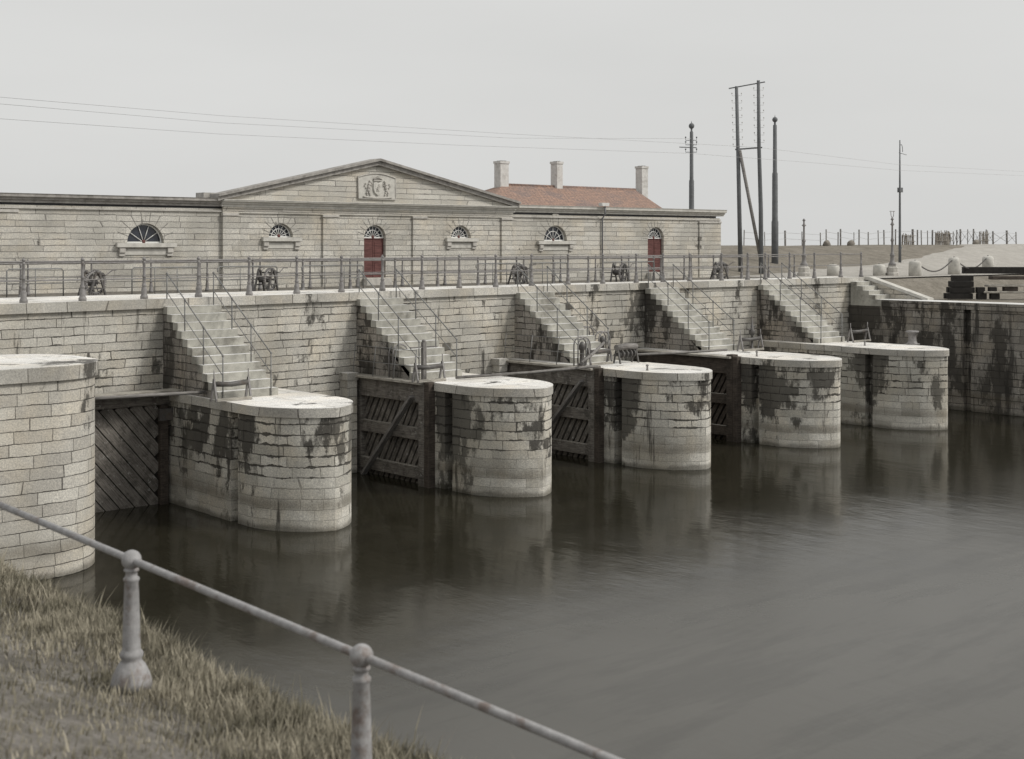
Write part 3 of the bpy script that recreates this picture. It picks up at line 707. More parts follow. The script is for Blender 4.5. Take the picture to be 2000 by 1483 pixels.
# entablature and cornices
def cornice(x0, x1, yf, z, mat='cornice', h=.30):
    prof = [(yf,z),(yf-.06,z),(yf-.06,z+.07),(yf-.13,z+.10),(yf-.13,z+.15),(yf-.24,z+.19),(yf-.24,z+.26),(yf-.27,z+h),(yf+.35,z+h),(yf+.35,z)]
    m_ = MB(); m_.xprism([(a,b) for a,b in prof], x0, x1); return m_
m_ = MB(); m_.box(CX0, CX1, BY+.0, BY+.058, 8.262, 8.44); m_.box(CX0-.0, CX1, BY-.05, BY+.058, 8.442, 8.50); B('frieze', m_, 'bldg')
B('cornice', cornice(CX0-.08, CX1+.08, BY-.02, 8.50, 'trim', .24), 'vous')
B('cornice', cornice(BX0-.25, CX0-.085, BY+.12, 8.50), 'cornice')
B('cornice', cornice(CX1+.085, BX1+.27, BY+.12, 8.52, h=.32), 'vous')
m_ = MB(); m_.box(BX0, CX0-.01, BY+.05, BY+.118, 8.30, 8.36); m_.box(CX1+.01, BX1+.02, BY+.05, BY+.118, 8.30, 8.36); B('string_course', m_, 'trim')
# pediment
AX, AZ = 32.05, 10.30; EZ = 8.72
m_ = MB(); m_.yprism([(CX0+.0,8.742),(CX1-.0,8.742),(AX,AZ+.0)], BY+.0, BY+.45); B('tympanum', m_, 'bldg')
for sx, xe in ((-1, CX0-.28), (1, CX1+.28)):
    for nm, d0, d1, yo in (('raking_cornice',-.02,.14,-.16), ('raking_cornice',.142,.24,-.27)):
        m_ = MB(); m_.yprism([(xe, EZ+d0),(AX, AZ+d0),(AX, AZ+d1),(xe, EZ+d1)], BY+yo, BY+.45+(.0 if d0<0 else .02)); B(nm, m_, 'cornice')
m_ = MB(); m_.box(CX0-.45, CX0+.5, BY+.6, BY+1.2, 8.5, 9.02); B('parapet_stub', m_, 'trim')
# roofs (low, hidden behind the facade)
m_ = MB(); m_.xprism([(BY+.36,8.82),(BY+3.2,8.7),(BY+6.6,8.5),(BY+6.6,8.43),(BY+.36,8.43)], BX0, BX1); B('roof', m_, 'lead')
m_ = MB(); m_.yprism([(CX0+.6,8.9),(AX,9.85),(CX1-.6,8.9)], BY+.47, BY+3.0); B('roof', m_, 'lead')
# coat of arms panel
ca = bpy.data.objects.new('coat_of_arms', None); C.objects.link(ca); ca.parent = bl
px0, px1, pz0, pz1 = 31.12, 32.95, 8.92, 9.78
m_ = MB()
arc = [(px0+(px1-px0)*k/12, pz1+.16*math.sin(math.pi*k/12)) for k in range(13)]
m_.yprism([(px0,pz0),(px1,pz0)]+list(reversed(arc)), BY-.035, BY-.003); B('panel', m_, 'vous', ca)
m_ = MB()
outl = [(px0,pz0),(px0,pz1)]+arc+[(px1,pz1),(px1,pz0),(px0,pz0)]
m_.tube([(x, BY-.045, z) for x, z in outl], .03, 6); B('border', m_, 'trim', ca)
m_ = MB(); cxs, czs = AX, 9.36
sh = [(-.22,.2),(-.11,.24),(0,.2),(.11,.24),(.22,.2),(.22,-.05),(.16,-.2),(0,-.31),(-.16,-.2),(-.22,-.05)]
m_.yprism([(cxs+a, czs+b_) for a, b_ in sh], BY-.10, BY-.037); B('shield', m_, 'vous', ca, .015)
m_ = MB()   # rampant beast on the shield
for a, b_, r in ((0,.02,.05),(.03,.08,.045),(.05,.13,.04),(-.03,-.05,.05),(-.06,-.12,.03),(.03,-.12,.03),(.09,.05,.022),(.09,.10,.02),(-.11,0,.02),(-.12,.07,.02)): m_.ball((cxs+a, BY-.105, czs+b_), r, 8, 6)
for s_ in (-1, 1):   # supporters
    for a, b_, r in ((.42,.02,.085),(.40,.14,.075),(.36,.25,.065),(.45,-.10,.08),(.40,-.2,.05),(.52,-.2,.05),(.30,.1,.04),(.28,.18,.035),(.56,0,.035),(.62,.08,.035),(.58,.16,.035),(.36,-.27,.04),(.5,-.27,.04)): m_.ball((cxs+s_*a, BY-.06, czs+b_), r, 8, 6, (1,.7,1))
B('beasts', m_, 'trim', ca)
m_ = MB()   # crown and motto ribbon
for k in range(7): m_.ball((cxs-.18+.06*k, BY-.07, czs+.36+.04*math.sin(math.pi*k/6)), .032, 8, 6)
m_.bar((cxs-.2,BY-.07,czs+.30),(cxs+.2,BY-.07,czs+.30),.05,.05)
m_.tube([(cxs+(-.7+.14*k), BY-.05, czs-.36-.04*math.sin(math.pi*k/10)) for k in range(11)], .035, 6)
for k in range(9): m_.ball((cxs-.2+.05*k, BY-.07, czs+.46-.10*abs(k-4)/4), .025, 6, 5)
B('crown', m_, 'trim', ca)
# windows, doors, surrounds
def surround(par, xc, zs, r, yf, n=9, wdt=.42, door=False):
    m_ = MB(); m2 = MB()
    for k in range(n):
        a0, a1 = math.pi*k/n+.012/r*.9, math.pi*(k+1)/n-.012/r*.9
        ro = r+wdt*(1.15 if k % 2 == (n//2) % 2 else .92); A = [a0+(a1-a0)*j/3 for j in range(4)]
        poly = [(xc+r*math.cos(a), zs+r*math.sin(a)) for a in A]+[(xc+ro*math.cos(a), zs+ro*math.sin(a)) for a in reversed(A)]
        m_.yprism(list(reversed(poly)), yf-.012, yf-.0035)
    A = [math.pi*j/24 for j in range(25)]
    poly = [(xc+(r+.002)*math.cos(a), zs+(r+.002)*math.sin(a)) for a in A]+[(xc+(r+wdt*.9)*math.cos(a), zs+(r+wdt*.9)*math.sin(a)) for a in reversed(A)]
    for j in range(24):
        q = [A[j], A[j+1]]
        pr = [(xc+(r+.002)*math.cos(a), zs+(r+.002)*math.sin(a)) for a in q]+[(xc+(r+wdt*.88)*math.cos(a), zs+(r+wdt*.88)*math.sin(a)) for a in reversed(q)]
        m2.face([(x, yf-.003, z) for x, z in pr])
    B('arch_stones', m_, 'bldg', par, 0); B('arch_joints', m2, 'joint', par)
def fan(par, xc, zs, r, y, spokes, inner):
    m_ = MB(); A = [math.pi*j/24 for j in range(25)]
    m_.tube([(xc+(r-.03)*math.cos(a), y, zs+(r-.03)*math.sin(a)) for a in A], .028, 6)
    if inner: 
        for rr in (.62,): m_.tube([(xc+rr*r*math.cos(a), y, zs+rr*r*math.sin(a)) for a in A], .018, 6)
    for k in range(1, spokes+1):
        a = math.pi*k/(spokes+1); m_.tube([(xc+.06*math.cos(a), y, zs+.03+.06*math.sin(a)), (xc+(r-.03)*math.cos(a), y, zs+(r-.03)*math.sin(a))], .016, 5)
    m_.bar((xc-r+.01,y,zs+.03),(xc+r-.01,y,zs+.03),.05,.05); B('frame', m_, 'white', par)
    m_ = MB(); m_.ball((xc,y-.01,zs+.05),.075,10,6,(1,.5,1)); B('hub', m_, 'door', par)
    m_ = MB(); m_.yprism([(xc+(r-.001)*math.cos(a), zs+(r-.001)*math.sin(a)) for a in reversed(A)], y+.03, y+.045); B('pane', m_, 'glass', par)
wlab = ['','wide fan window of the left wing','','','','','']
for k, (xc, r, zs, zb) in enumerate(OPEN):
    cen = 2 <= k <= 4; yf = BY+.06 if cen else BY+.12
    isdoor = zb < zs
    par = bpy.data.objects.new('door' if isdoor else 'window', None); C.objects.link(par); par.parent = bl
    surround(par, xc, zs, r, yf, 11 if isdoor else 9, .36 if r < .6 else .46)
    fan(par, xc, zs, r, yf+.17, 7 if (cen or isdoor) else (4 if k < 2 else 5), k not in (0, 1))
    if isdoor:
        for s_ in (-1, 1):
            m_ = MB(); a, b_ = (xc-r+.003, xc-.006) if s_ < 0 else (xc+.006, xc+r-.003)
            m_.box(a, b_, yf+.15, yf+.2, zb, zs-.02)
            for z0_, z1_ in ((zb+.12, zb+.62),(zb+.72, zs-.15)):
                m_.box(a+.07, b_-.07, yf+.135, yf+.149, z0_, z1_)
            B('leaf', m_, 'door', par, .006)
        m_ = MB(); m_.box(xc-r+.002, xc+r-.002, yf+.12, yf+.2, zs-.018, zs+.002); B('transom', m_, 'door', par)
        m_ = MB(); m_.box(xc-r-.08, xc+r+.08, yf-.32, yf-.003, Z0+.0, zb-.02); B('door_step', m_, 'trim', par, .01)
    else:
        wd = r*1.62
        m_ = MB(); m_.box(xc-wd, xc+wd, yf-.16, yf-.004, zb-.15, zb-.0); B('sill', m_, 'vous', par, .01)
        for s_ in (-1, 1):
            m_ = MB(); m_.box(xc+s_*wd*.80-.11, xc+s_*wd*.80+.11, yf-.12, yf-.004, zb-.34, zb-.152); m_.box(xc+s_*wd*.80-.11, xc+s_*wd*.80+.11, yf-.07, yf-.004, zb-.46, zb-.342); B('bracket', m_, 'trim', par, .012)
        m_ = MB(); m_.box(xc-wd*.8+.115, xc+wd*.8-.115, yf-.035, yf-.004, zb-.42, zb-.2); B('apron', m_, 'vous', par, .01)
m_ = MB(); m_.tube([(44.81,BY+.05,5.62),(44.81,BY+.05,8.3),(44.75,BY-.2,8.5),(44.72,BY-.22,8.9)], .035, 8); B('drainpipe', m_, 'lead'); m_ = MB(); m_.box(44.45,44.9,BY-.32,BY-.08,8.87,9.02); B('hopper', m_, 'whitewash')
# annex at the right end
an = thing('low_annex', (55, 47.5, 5.4), 'small lower grey wall block at the right end of the long building', 'wall')
m_ = MB(); m_.box(53.75, 54.9, 46.6, 49.5, 5.3, 7.72); rel(m_, an).build('masonry', 'deckw', an)
m_ = MB(); m_.box(53.70, 54.95, 46.55, 49.55, 7.722, 7.84); rel(m_, an).build('coping', 'trim', an)

# ------------------------------------------------------------------ house behind
h_ = thing('tiled_house', (55.5, 60, 5.4), 'low house with red tiled hipped roof and white chimneys behind the building', 'house')
def H(name, mb, mat, par=None): return rel(mb, h_).build(name, mat, par or h_)
m_ = MB(); m_.prism([(47.5,56.6),(61.0,56.3),(63.1,63.8),(48.9,64.0)], 5.3, 8.99); H('wall', m_, 'whitewash')
rf = MB(); e = [(47.0,56.2,9.0),(61.3,55.9,9.0),(63.6,64.2,9.0),(48.5,64.4,9.0)]; r0, r1 = (51.6,60,10.55), (62.6,60,10.55)
rf.face([e[0],e[1],r1,r0]); rf.face([e[1],e[2],r1]); rf.face([e[2],e[3],r0,r1]); rf.face([e[3],e[0],r0]); rf.face(list(reversed(e)))
roof = H('roof', rf, 'tile')
m_ = MB(); m_.tube([r0, r1], .09, 8); H('ridge_tiles', m_, 'tile', roof)
for x, y, wd, z1 in ((51.5,60.0,.62,11.9),(55.85,60.0,.46,12.05),(63.2,60.0,.54,12.05)):
    m_ = MB(); m_.box(x-wd/2, x+wd/2, y-.28, y+.28, 9.9, z1-.14); m_.box(x-wd/2-.04, x+wd/2+.04, y-.32, y+.32, z1-.138, z1); H('chimney', m_, 'whitewash', roof)
    m_ = MB(); m_.box(x-wd/2+.12, x+wd/2-.12, y-.2, y+.2, z1+.002, z1+.03); H('chimney_mouth', m_, 'tar', roof)
m_ = MB(); m_.box(56.5,57.2,56.3,57.1,9.0,9.1); 
# ------------------------------------------------------------------ land on the right and behind
def land(x, y):
    n = .05*mnoise.noise(Vector((x*.35, y*.35, 0)))+.10*mnoise.noise(Vector((x*.08, y*.08, 3)))
    def sm(t): t = max(0, min(1, t)); return t*t*(3-2*t)
    if x > 53.9 and y < 38.6:
        low = 4.57; t = sm((y-36.0)/2.0); return low*(1-t)+5.40*t + n*.3*t
    z = 5.40
    if y > 46: z += 1.64*sm((y-45.5)/11.5)
    if y > 62: z -= 4.5*sm((y-62)/12)
    if 62 < y: return z+n
    return z+(n if y > 46 else n*.35)
xs = [-60,-30,-10,4,20,40,53.905]+[55+1.5*i for i in range(50)]+[135,150,180,240,400,900]
ys = [-60,-20,10,25,33]+[35+.5*i for i in range(12)]+[41+1.*i for i in range(28)]+[70,75,80,100,200,600,3000]
m_ = MB()
idx = {}
def vid(i, j):
    if (i, j) not in idx: idx[(i, j)] = len(m_.v); m_.v.append((xs[i], ys[j], land(xs[i]+.001, ys[j])))
    return idx[(i, j)]
for i in range(len(xs)-1):
    for j in range(len(ys)-1):
        if xs[i] >= 53.9 or ys[j] >= 46:
            m_.f.append((vid(i,j), vid(i+1,j), vid(i+1,j+1), vid(i,j+1))); m_.uv.append(None); m_.sm.append(True)
tag(m_.build('ground', 'dike', weld=False), kind='structure')
EDGE = [(54.5,46.3),(60,47.3),(65.8,48.3),(68.5,48.8),(72.3,49.2),(77.9,50.7),(82.1,51.8),(88.3,53.6),(93.6,55.3),(97,58.5),(160,58.5)]
def edge_y(x):
    for (a, ya), (b, yb) in zip(EDGE, EDGE[1:]):
        if x <= b: return ya+(yb-ya)*(x-a)/(b-a)+.35*mnoise.noise(Vector((x*.5, 2, 2)))+.15*mnoise.noise(Vector((x*2, 2, 9)))
m_ = MB(); cols = []
x = 54.5
while x <= 158:
    e_ = edge_y(x); cols.append([(x, 38.7+(e_-38.7)*k/24, land(x, 38.7+(e_-38.7)*k/24)+(.06 if k < 24 else -.01)) for k in range(25)]); x += .5
m_.grid(cols); tag(m_.build('sand_road', 'sand', weld=False), kind='structure')

# right quay
q = thing('quay_wall', (56, 30, 0), 'dark stained low stone quay wall closing the basin at the right', 'quay wall')
m_ = MB(); qp = [(54.9,37.19),(54.9,-60),(52.9,-60),(52.9,31.0)]
qp = [(52.9,37.18),(52.9,31.35),(53.15,31.35),(53.15,31.0),(52.9,31.0),(52.9,-60),(54.9,-60),(54.9,35.0),(54.5,35.0),(54.5,37.18)]
m_.prism(qp, -1.5, 4.33); rel(m_, q).build('masonry', 'quay', q)
m_ = MB(); m_.prism([(52.84,35.4),(52.84,-60),(54.2,-60),(54.2,35.4)], 4.332, 4.62, top=False); rel(m_, q).build('coping', 'quay', q)
m_ = MB(); m_.prism([(52.84,35.4),(52.84,-60),(54.2,-60),(54.2,35.4)], 4.62, 4.63); rel(m_, q).build('top_slab', 'copetop', q)
s = thing('corner_steps', (53.5, 36, 4.6), 'short stone steps from the walkway down to the right quay', 'stairs')
for k in range(5):
    z = 5.6-.194*(k+1); m_ = MB(); y1 = 37.1-.33*k; m_.box(52.92, 54.08, y1-.33-(0 if k < 4 else 0), 37.095 if k == 0 else y1-.002, 4.331, z); rel(m_, s).build('step', 'tread', s, topmat='copetop')  # same pale tops, wear and sky light both in the colour
pw = thing('sloping_parapet', (54.3, 36, 4.6), 'sloping stone parapet with pale coping beside the short corner steps', 'parapet')
m_ = MB(); m_.xprism([(37.1,4.332),(37.1,5.46),(36.9,5.46),(33.9,4.55),(33.9,4.332)], 54.1, 54.46); rel(m_, pw).build('masonry', 'deckw', pw)
m_ = MB(); m_.xprism([(37.1,5.462),(37.1,5.61),(36.88,5.61),(33.8,4.70),(33.8,4.60),(33.92,4.60),(36.9,5.462)], 54.05, 54.52); rel(m_, pw).build('coping', 'vous', pw)

# ------------------------------------------------------------------ poles and wires
def ball_pole(x, y, z, h, r, label, arms=True):
    o = thing('electric_pole', (x, y, z), label, 'pole', 'stout tubular poles with ball tops')
    m_ = MB(); m_.lathe([(r,-.5),(r,h*.30),(r*.85,h*.31),(r*.80,h*.62),(r*.62,h*.63),(r*.55,h-.5),(r*.3,h-.45),(r*.3,h-.3)], n=14); m_.build('shaft', 'pole', o)
    m_ = MB(); m_.ball((0,0,h-.17),.16,12,8); m_.lathe([(.03,h-.05),(.005,h+.12)], n=6); m_.build('ball_finial', 'pole', o)
    if arms:
        m_ = MB(); m_.bar((-.75,.2,h-1.35),(.3,-.1,h-1.35),.04,.05)
        for s_ in (-.35, .3):
            for z_ in (h-1.6, h-1.2, h-.95): m_.tube([(0,0,z_),(s_*.7,-s_*.6,z_),(s_*.7,-s_*.6,z_+.14)], .018, 5); m_.ball((s_*.7,-s_*.6,z_+.16), .045, 6, 5)
        m_.build('crossarms', 'pole', o)
    return o
ball_pole(56.6, 50.0, 5.4, 8.35, .17, 'stout grey pole with ball top and crossarms rising behind the building')
ball_pole(64.0, 50.1, 5.8, 8.75, .20, 'stout grey pole with ball top standing right of the twin-legged frame pole', False)
hp = thing('frame_pole', (59.05, 47.86, 5.5), 'tall twin-legged telegraph pole with crossbars and a leaning timber brace', 'telegraph pole')
def HP(nm, mb, mat): return rel(mb, hp).build(nm, mat, hp)
A0 = Vector((58.64,48.23,5.45)); B0 = Vector((59.47,47.49,5.45)); sc_ = 75/2680
HT = 5.45+ (515-168)*sc_
u_ = (B0-A0).normalized()
A1 = A0+Vector((-.18,.16,10.3)); B1 = B0+Vector((-.12,.1,10.62))
m_ = MB(); m_.tube([A0-Vector((0,0,.4)), A0.lerp(A1,.5), A1], .135, 10, r1=.09); HP('leg', m_, 'pole')
m_ = MB(); m_.tube([B0-Vector((0,0,.4)), B0.lerp(B1,.33)+u_*.03, B0.lerp(B1,.66)-u_*.02, B1], .14, 10, r1=.09); HP('leg', m_, 'pole')
m_ = MB(); m_.bar(A1-u_*.42+Vector((0,0,-.12)), B1+u_*.36+Vector((0,0,-.08)), .06, .06); HP('crossbar', m_, 'pole')
zc = 5.45+(515-291)*sc_
m_ = MB(); m_.bar(A0+(A1-A0)*.665-u_*.15, B0+(B1-B0)*.655+u_*.15, .08, .08); HP('crossbar', m_, 'pole')
m_ = MB(); m_.tube([A0+(A1-A0)*.66+Vector((0,-.12,0)), A0+Vector((1.15,-.75,-.3)).lerp(Vector((.95,-.85,-.3)),.5)], .09, 8); HP('brace', m_, 'woodgrey')
for L0, L1 in ((A0, A1), (B0, B1)):
    m_ = MB()
    for k in range(8):
        c_ = L0.lerp(L1, .97-.035*k*1.1-.02)
        for s_ in (-1, 1):
            q_ = c_+u_*s_*.26; m_.tube([c_, q_, q_+Vector((0,0,.10))], .008, 4); m_.ball(q_+Vector((0,0,.13)), .035, 6, 5)
    HP('insulators', m_, 'whitewash')
X_ = thing('thin_mast', (76.4, 49.8, 5.9), 'thin distant mast with hooped top rising above the dike fence', 'mast')
m_ = MB(); m_.tube([(0,0,-.3),(0,0,2.),(0,0,5.4),(0,0,7.9)], .10, 8, r1=.035); m_.build('shaft', 'pole', X_)
m_ = MB(); m_.tube([(.0,0,7.1)]+[(.14+.17*math.cos(a)-.0,0,7.25+.42*math.sin(a)*.9) for a in [math.pi-k*math.pi/8 for k in range(9)]]+[(.31,0,7.15)], .02, 6); m_.tube([(-.1,0,7.08),(.75,0,6.98)], .02, 5); m_.build('hoop', 'pole', X_)
m_ = MB(); m_.box(-.14,.2,-.1,.1,4.55,4.85); m_.bar((-.2,0,4.6),(.2,0,4.6),.04,.04); m_.tube([(0,0,1.0),(.1,0,1.0)],.1,8); m_.build('bracket', 'pole', X_)
def W(px, py, d):  # measured bearing and height at distance d
    X = (px-1025)/2680*d
    return (X*.7477+d*.6641, -X*.6641+d*.7477, CAMH-(py-478)/2680*d)
for lab, pts in [('lower line wire crossing the sky from left edge to the thin mast', [(-60,228,50),(430,262,55),(900,284,62),(1350,300,70),(1586,318,78),(1757,333,86),(2010,344,100)]),
                 ('upper line wire crossing the sky from left edge past the twin-legged pole', [(-60,185,50),(430,226,55),(1000,262,64),(1480,288,75),(1757,322,86),(2010,336,100)]),
                 ('middle faint line wire sloping across the sky above the pediment', [(-60,198,50),(430,240,55),(1000,270,64),(1350,271,74)])]:
    m_ = MB(); m_.tube([W(*p) for p in pts], .0065, 4); tag(m_.build('line_wire', 'wire'), lab, 'wire', 'line wires across the sky')

# ------------------------------------------------------------------ lamp standards, bollards, chain
def lamp(x, y, z, h, label, ring):
    o = thing('lamp_standard', (x, y, z), label, 'lamp post', 'ornate iron lamp standards')
    k = h/3.2
    m_ = MB(); m_.lathe([(.36,-.1),(.36,.22),(.30,.26),(.30,.5),(.22,.56),(.22,.62)], n=8, smooth=False); m_.build('plinth', 'trim', o)
    m_ = MB(); m_.lathe([(r,z_*k) for r, z_ in [(.20,.62),(.20,.72),(.12,.82),(.10,1.1),(.13,1.15),(.13,1.2),(.075,1.3),(.06,1.9),(.09,1.95),(.09,2.0),(.055,2.1),(.045,2.75),(.08,2.8),(.08,2.85),(.04,2.95),(.04,3.05),(.09,3.1),(.02,3.2)]], n=12); m_.build('column', 'iron', o)
    m_ = MB(); m_.tube([(-.16,0,2.83*k),(.16,0,2.83*k)], .025, 6); m_.build('ladder_bar', 'iron', o)
    if ring:
        m_ = MB(); m_.tube([(0,0,3.15*k),(-.12,0,3.3*k),(-.14,0,3.5*k),(-.14,0,3.52*k)], .018, 5); m_.tube([(0,0,3.15*k),(.12,0,3.3*k),(.14,0,3.52*k)], .018, 5); m_.bar((-.22,0,3.53*k),(.22,0,3.53*k),.04,.03); m_.build('lantern_frame', 'iron', o)
lamp(58.1, 43.6, 5.40, 3.05, 'shorter ornate iron lamp standard without lantern beside the chain bollards', False)
lamp(62.5, 41.2, 5.38, 3.15, 'ornate iron lamp standard with open lantern frame standing at the quay corner', True)
bl_l = ['short white stone bollard in front of the shorter lamp standard', 'white stone bollard at the foot of the lantern lamp standard', 'white round bollard where the chain starts', 'white round bollard in the middle of the chain', 'white bollard at the right end of the chain']
bpos = [(59.8,43.0,.62),(61.9,41.6,.62),(62.37,39.75,.82),(67.2,40.4,.95),(72.3,41.3,1.0)]
for k, (x, y, hh) in enumerate(bpos):
    o = thing('stone_bollard', (x, y, land(x, y)+.03), bl_l[k], 'bollard', 'white stone bollards on the quay')
    m_ = MB(); m_.lathe([(.33,-.05),(.32,hh*.8),(.30,hh*.92),(.2,hh),(.02,hh+.02)], n=14); m_.build('stone', 'vous', o)
    m_ = MB(); m_.ball((0,0,hh+.0),.06,8,6); m_.build('eye', 'irondark', o)
for (a, b_, lab) in ((bpos[2], bpos[3], 'hanging chain between the two white round bollards'), (bpos[3], bpos[4], 'hanging chain dropping from the middle bollard towards the right edge')):
    pa = Vector((a[0], a[1], land(a[0],a[1])+a[2])); pb = Vector((b_[0], b_[1], land(b_[0],b_[1])+b_[2])); m_ = MB()
    N = 40
    P_ = [pa.lerp(pb, k/N)-Vector((0,0,.62*math.sin(math.pi*k/N)**1)) for k in range(N+1)]
    for k in range(N):
        d = (P_[k+1]-P_[k]); mid = (P_[k]+P_[k+1])/2; m_.obox(mid, d*.62, Vector((0,.03,0)) if k % 2 else Vector((0,0,.035)), Vector((0,0,.018)) if k % 2 else Vector((0,.015,0)))
    tag(m_.build('iron_chain', 'irondark'), lab, 'chain', 'chains between the bollards')

# ------------------------------------------------------------------ timber stacks on the right quay
def beam(x, y, z, L, ang, w_, h2, label, mat='tar', group='black timbers on the right quay', name='timber_beam'):
    m_ = MB(); m_.obox((0,0,0), (L/2,0,0), (0,w_/2,0), (0,0,h2/2)); o = m_.build(name, mat, bevel=.015); o.location = (x, y, z); o.rotation_euler.z = ang
    return tag(o, label, 'timber', group)
ang0 = math.atan2(-.664,.7475)
Rt = Vector((math.cos(ang0), math.sin(ang0), 0)); Fw = Vector((.664,.7475,0))
base = Vector((56.05,34.0,4.6))
rows = ['bottom','second','third','top']
for lvl in range(4):
    for k in range(2):
        if lvl == 3 and k: continue
        p = base+Rt*(.62+.03*lvl+random.uniform(-.05,.05))+Fw*(.2+.35*k)+Vector((0,0,.14+.275*lvl))
        beam(p.x, p.y, p.z, 1.15-.06*lvl, ang0, .3, .26, f'black squared timber, {rows[lvl]} course of the dark stack at the ramp, {"front" if k == 0 else "back"} row')
side = [(1.55,.14,.42,'tar'),(2.15,.14,.40,'tar'),(1.5,.42,.36,'tar'),(2.05,.42,.34,'tar')]
for k, (dx, dz, L, mt) in enumerate(side):
    p = base+Rt*dx+Fw*.1+Vector((0,0,dz)); beam(p.x, p.y, p.z, L, ang0, .3, .27, ['black block on the quay just right of the dark stack','second black block on the quay right of the dark stack','black block on the pale plank right of the stack','farther black block on the pale plank right of the stack'][k])
for k, (dx, dz, L) in enumerate([(4.1,.325,5.0),(4.0,.62,4.4),(4.3,.98,4.6)]):
    p = base+Rt*dx+Fw*(.15+.1*k)+Vector((0,0,dz)); beam(p.x, p.y, p.z, L, ang0+.03*k, .5, [.09,.09,.16][k], ['pale plank laid low across the black blocks at right','pale plank laid high across the black blocks at right','long dark board topping the pile at the right edge'][k], ['woodtop','woodtop','wood'][k], name='plank')
for k, dx in enumerate((2.9, 3.9, 5.1)):
    p = base+Rt*dx+Fw*.2+Vector((0,0,.47)); beam(p.x, p.y, p.z, .6, ang0, .4, .20, ['left','middle','right'][k]+' brown block between the two pale planks at the right edge', 'wood')
a = Vector((70.0,41.2,0)); beam(70.6, 39.9, land(70.6,39.9)+.22, 3.6, ang0, .4, .42, 'long single dark beam lying on the road behind the chain')

# ------------------------------------------------------------------ fence on the dike
fn = thing('dike_fence', (75, 57.5, 7.0), 'straggling wire fence of uneven posts along the top of the dike', 'fence')
def yx(px, y=57.6):
    v = ((px-1025)/2680*.7477+.6641, (px-1025)/2680*-.6641+.7477); return y/v[1]*v[0]
tops = []
for px, ph, wd in [(1453,28,.05),(1494,28,.04),(1534,30,.09),(1567,27,.05),(1603,26,.05),(1614,30,.06),(1637,26,.06),(1642,30,.08),(1668,24,.04),(1678,30,.07),(1696,27,.06),(1716,29,.05),(1727,27,.07),(1749,30,.07),(1783,30,.12),(1792,29,.08),(1800,27,.06),(1812,27,.05),(1821,29,.09),(1835,26,.05),(1845,27,.05),(1852,27,.09),(1862,26,.05),(1869,28,.07),(1876,30,.10),(1890,28,.05),(1901,29,.09),(1913,27,.04),(1926,28,.07),(1940,28,.1),(1967,28,.12),(1985,26,.07)]:
    x = yx(px); y = 57.6; z = land(x, y); d = x*.664+y*.7475; h = ph*d/2680*random.uniform(.95,1.1)
    lean = random.uniform(-.06,.06)
    m_ = MB(); m_.bar((x,y,z-.2),(x+lean,y,z+h),wd,wd); rel(m_, fn).build('post', 'woodgrey', fn); tops.append((x+lean*.8, y, z+h*.85))
for q_ in (0, -.4):
    m_ = MB(); m_.tube([(a_, b_-.05, c_+q_) for a_, b_, c_ in tops], .011, 4); rel(m_, fn).build('strand', 'wire', fn)
for k in range(len(tops)-12, len(tops)-1):
    a_, b_ = tops[k], tops[k+1]; m_ = MB(); m_.tube([(a_[0],a_[1]-.06,a_[2]),(b_[0],b_[1]-.06,b_[2]-.8)], .018, 4); m_.tube([(a_[0],a_[1]-.06,a_[2]-.8),(b_[0],b_[1]-.06,b_[2])], .018, 4); rel(m_, fn).build('cross_brace', 'woodgrey', fn)
def screen(p0, p1, h, label):
    x0, x1 = yx(p0, 57.2), yx(p1, 57.2); z = land(x0, 57.2); m_ = MB(); n = int((x1-x0)/.09)
    for k in range(n):
        x = x0+(x1-x0)*k/n; m_.bar((x,57.2+random.uniform(-.05,.05),z-.1),(x+random.uniform(-.12,.12),57.2+random.uniform(-.05,.05),z+h*random.uniform(.8,1.05)),.06,.03)
    for q_ in (.3,.8): m_.bar((x0,57.1,z+h*q_),(x1,57.1,z+h*q_),.03,.04)
    tag(m_.build('brushwood_screen', 'brush'), label, 'screen', 'brushwood screens on the dike')
screen(1762,1786,.85,'pale brushwood screen just right of the thin mast on the dike')
screen(1826,1858,1.05,'wide brushwood screen in the middle of the dike fence')
screen(1914,1932,1.1,'dark narrow brushwood screen near the right end of the dike')
for k, px in enumerate((1615,1662,1848,1906)):
    x = yx(px, 57.3); m_ = MB(); m_.ball((x,57.3,land(x,57.3)+.12), .30, 9, 6, (1.1,.8,.95))
    for v_i in range(len(m_.v)):
        a_, b_, c_ = m_.v[v_i]; n_ = mnoise.noise(Vector((a_*4,b_*4,c_*4)))*.12; m_.v[v_i] = (a_+n_, b_, c_+n_)
    tag(m_.build('rough_stone', 'brush'), ['rough stone on the dike crest right of the shorter lamp','rough stone on the dike crest between leaning fence posts','rough stone below the wide brushwood screen','rough stone before the dark narrow screen'][k], 'stone', 'rough stones on the dike crest')

# ------------------------------------------------------------------ near bank, its railing and the grass
def bank(x, y):
    n = .10*mnoise.noise(Vector((x*.7, y*.7, 1)))+.05*mnoise.noise(Vector((x*2.2, y*2.2, 5)))
    if x < 5.3: z = 3.05+.42*(5.3-x)
    elif x < 6.7: z = 3.05-.12*(x-5.3)
    else: z = 2.88-1.25*(x-6.7)
    z = min(z, 5.45)
    return z+n
m_ = MB(); xs = [-60,-20,-8,-3]+[-2+.25*i for i in range(56)]; ys = [-60,-30,-12]+[-6+.4*i for i in range(86)]+[28.45]
idx = {}
for i in range(len(xs)-1):
    for j in range(len(ys)-1):
        m_.f.append(tuple(idx.setdefault(q_, len(idx)) for q_ in ((i,j),(i+1,j),(i+1,j+1),(i,j+1)))); m_.uv.append(None); m_.sm.append(True)
for (i, j) in idx: m_.v.append((xs[i], ys[j], bank(xs[i], ys[j])))
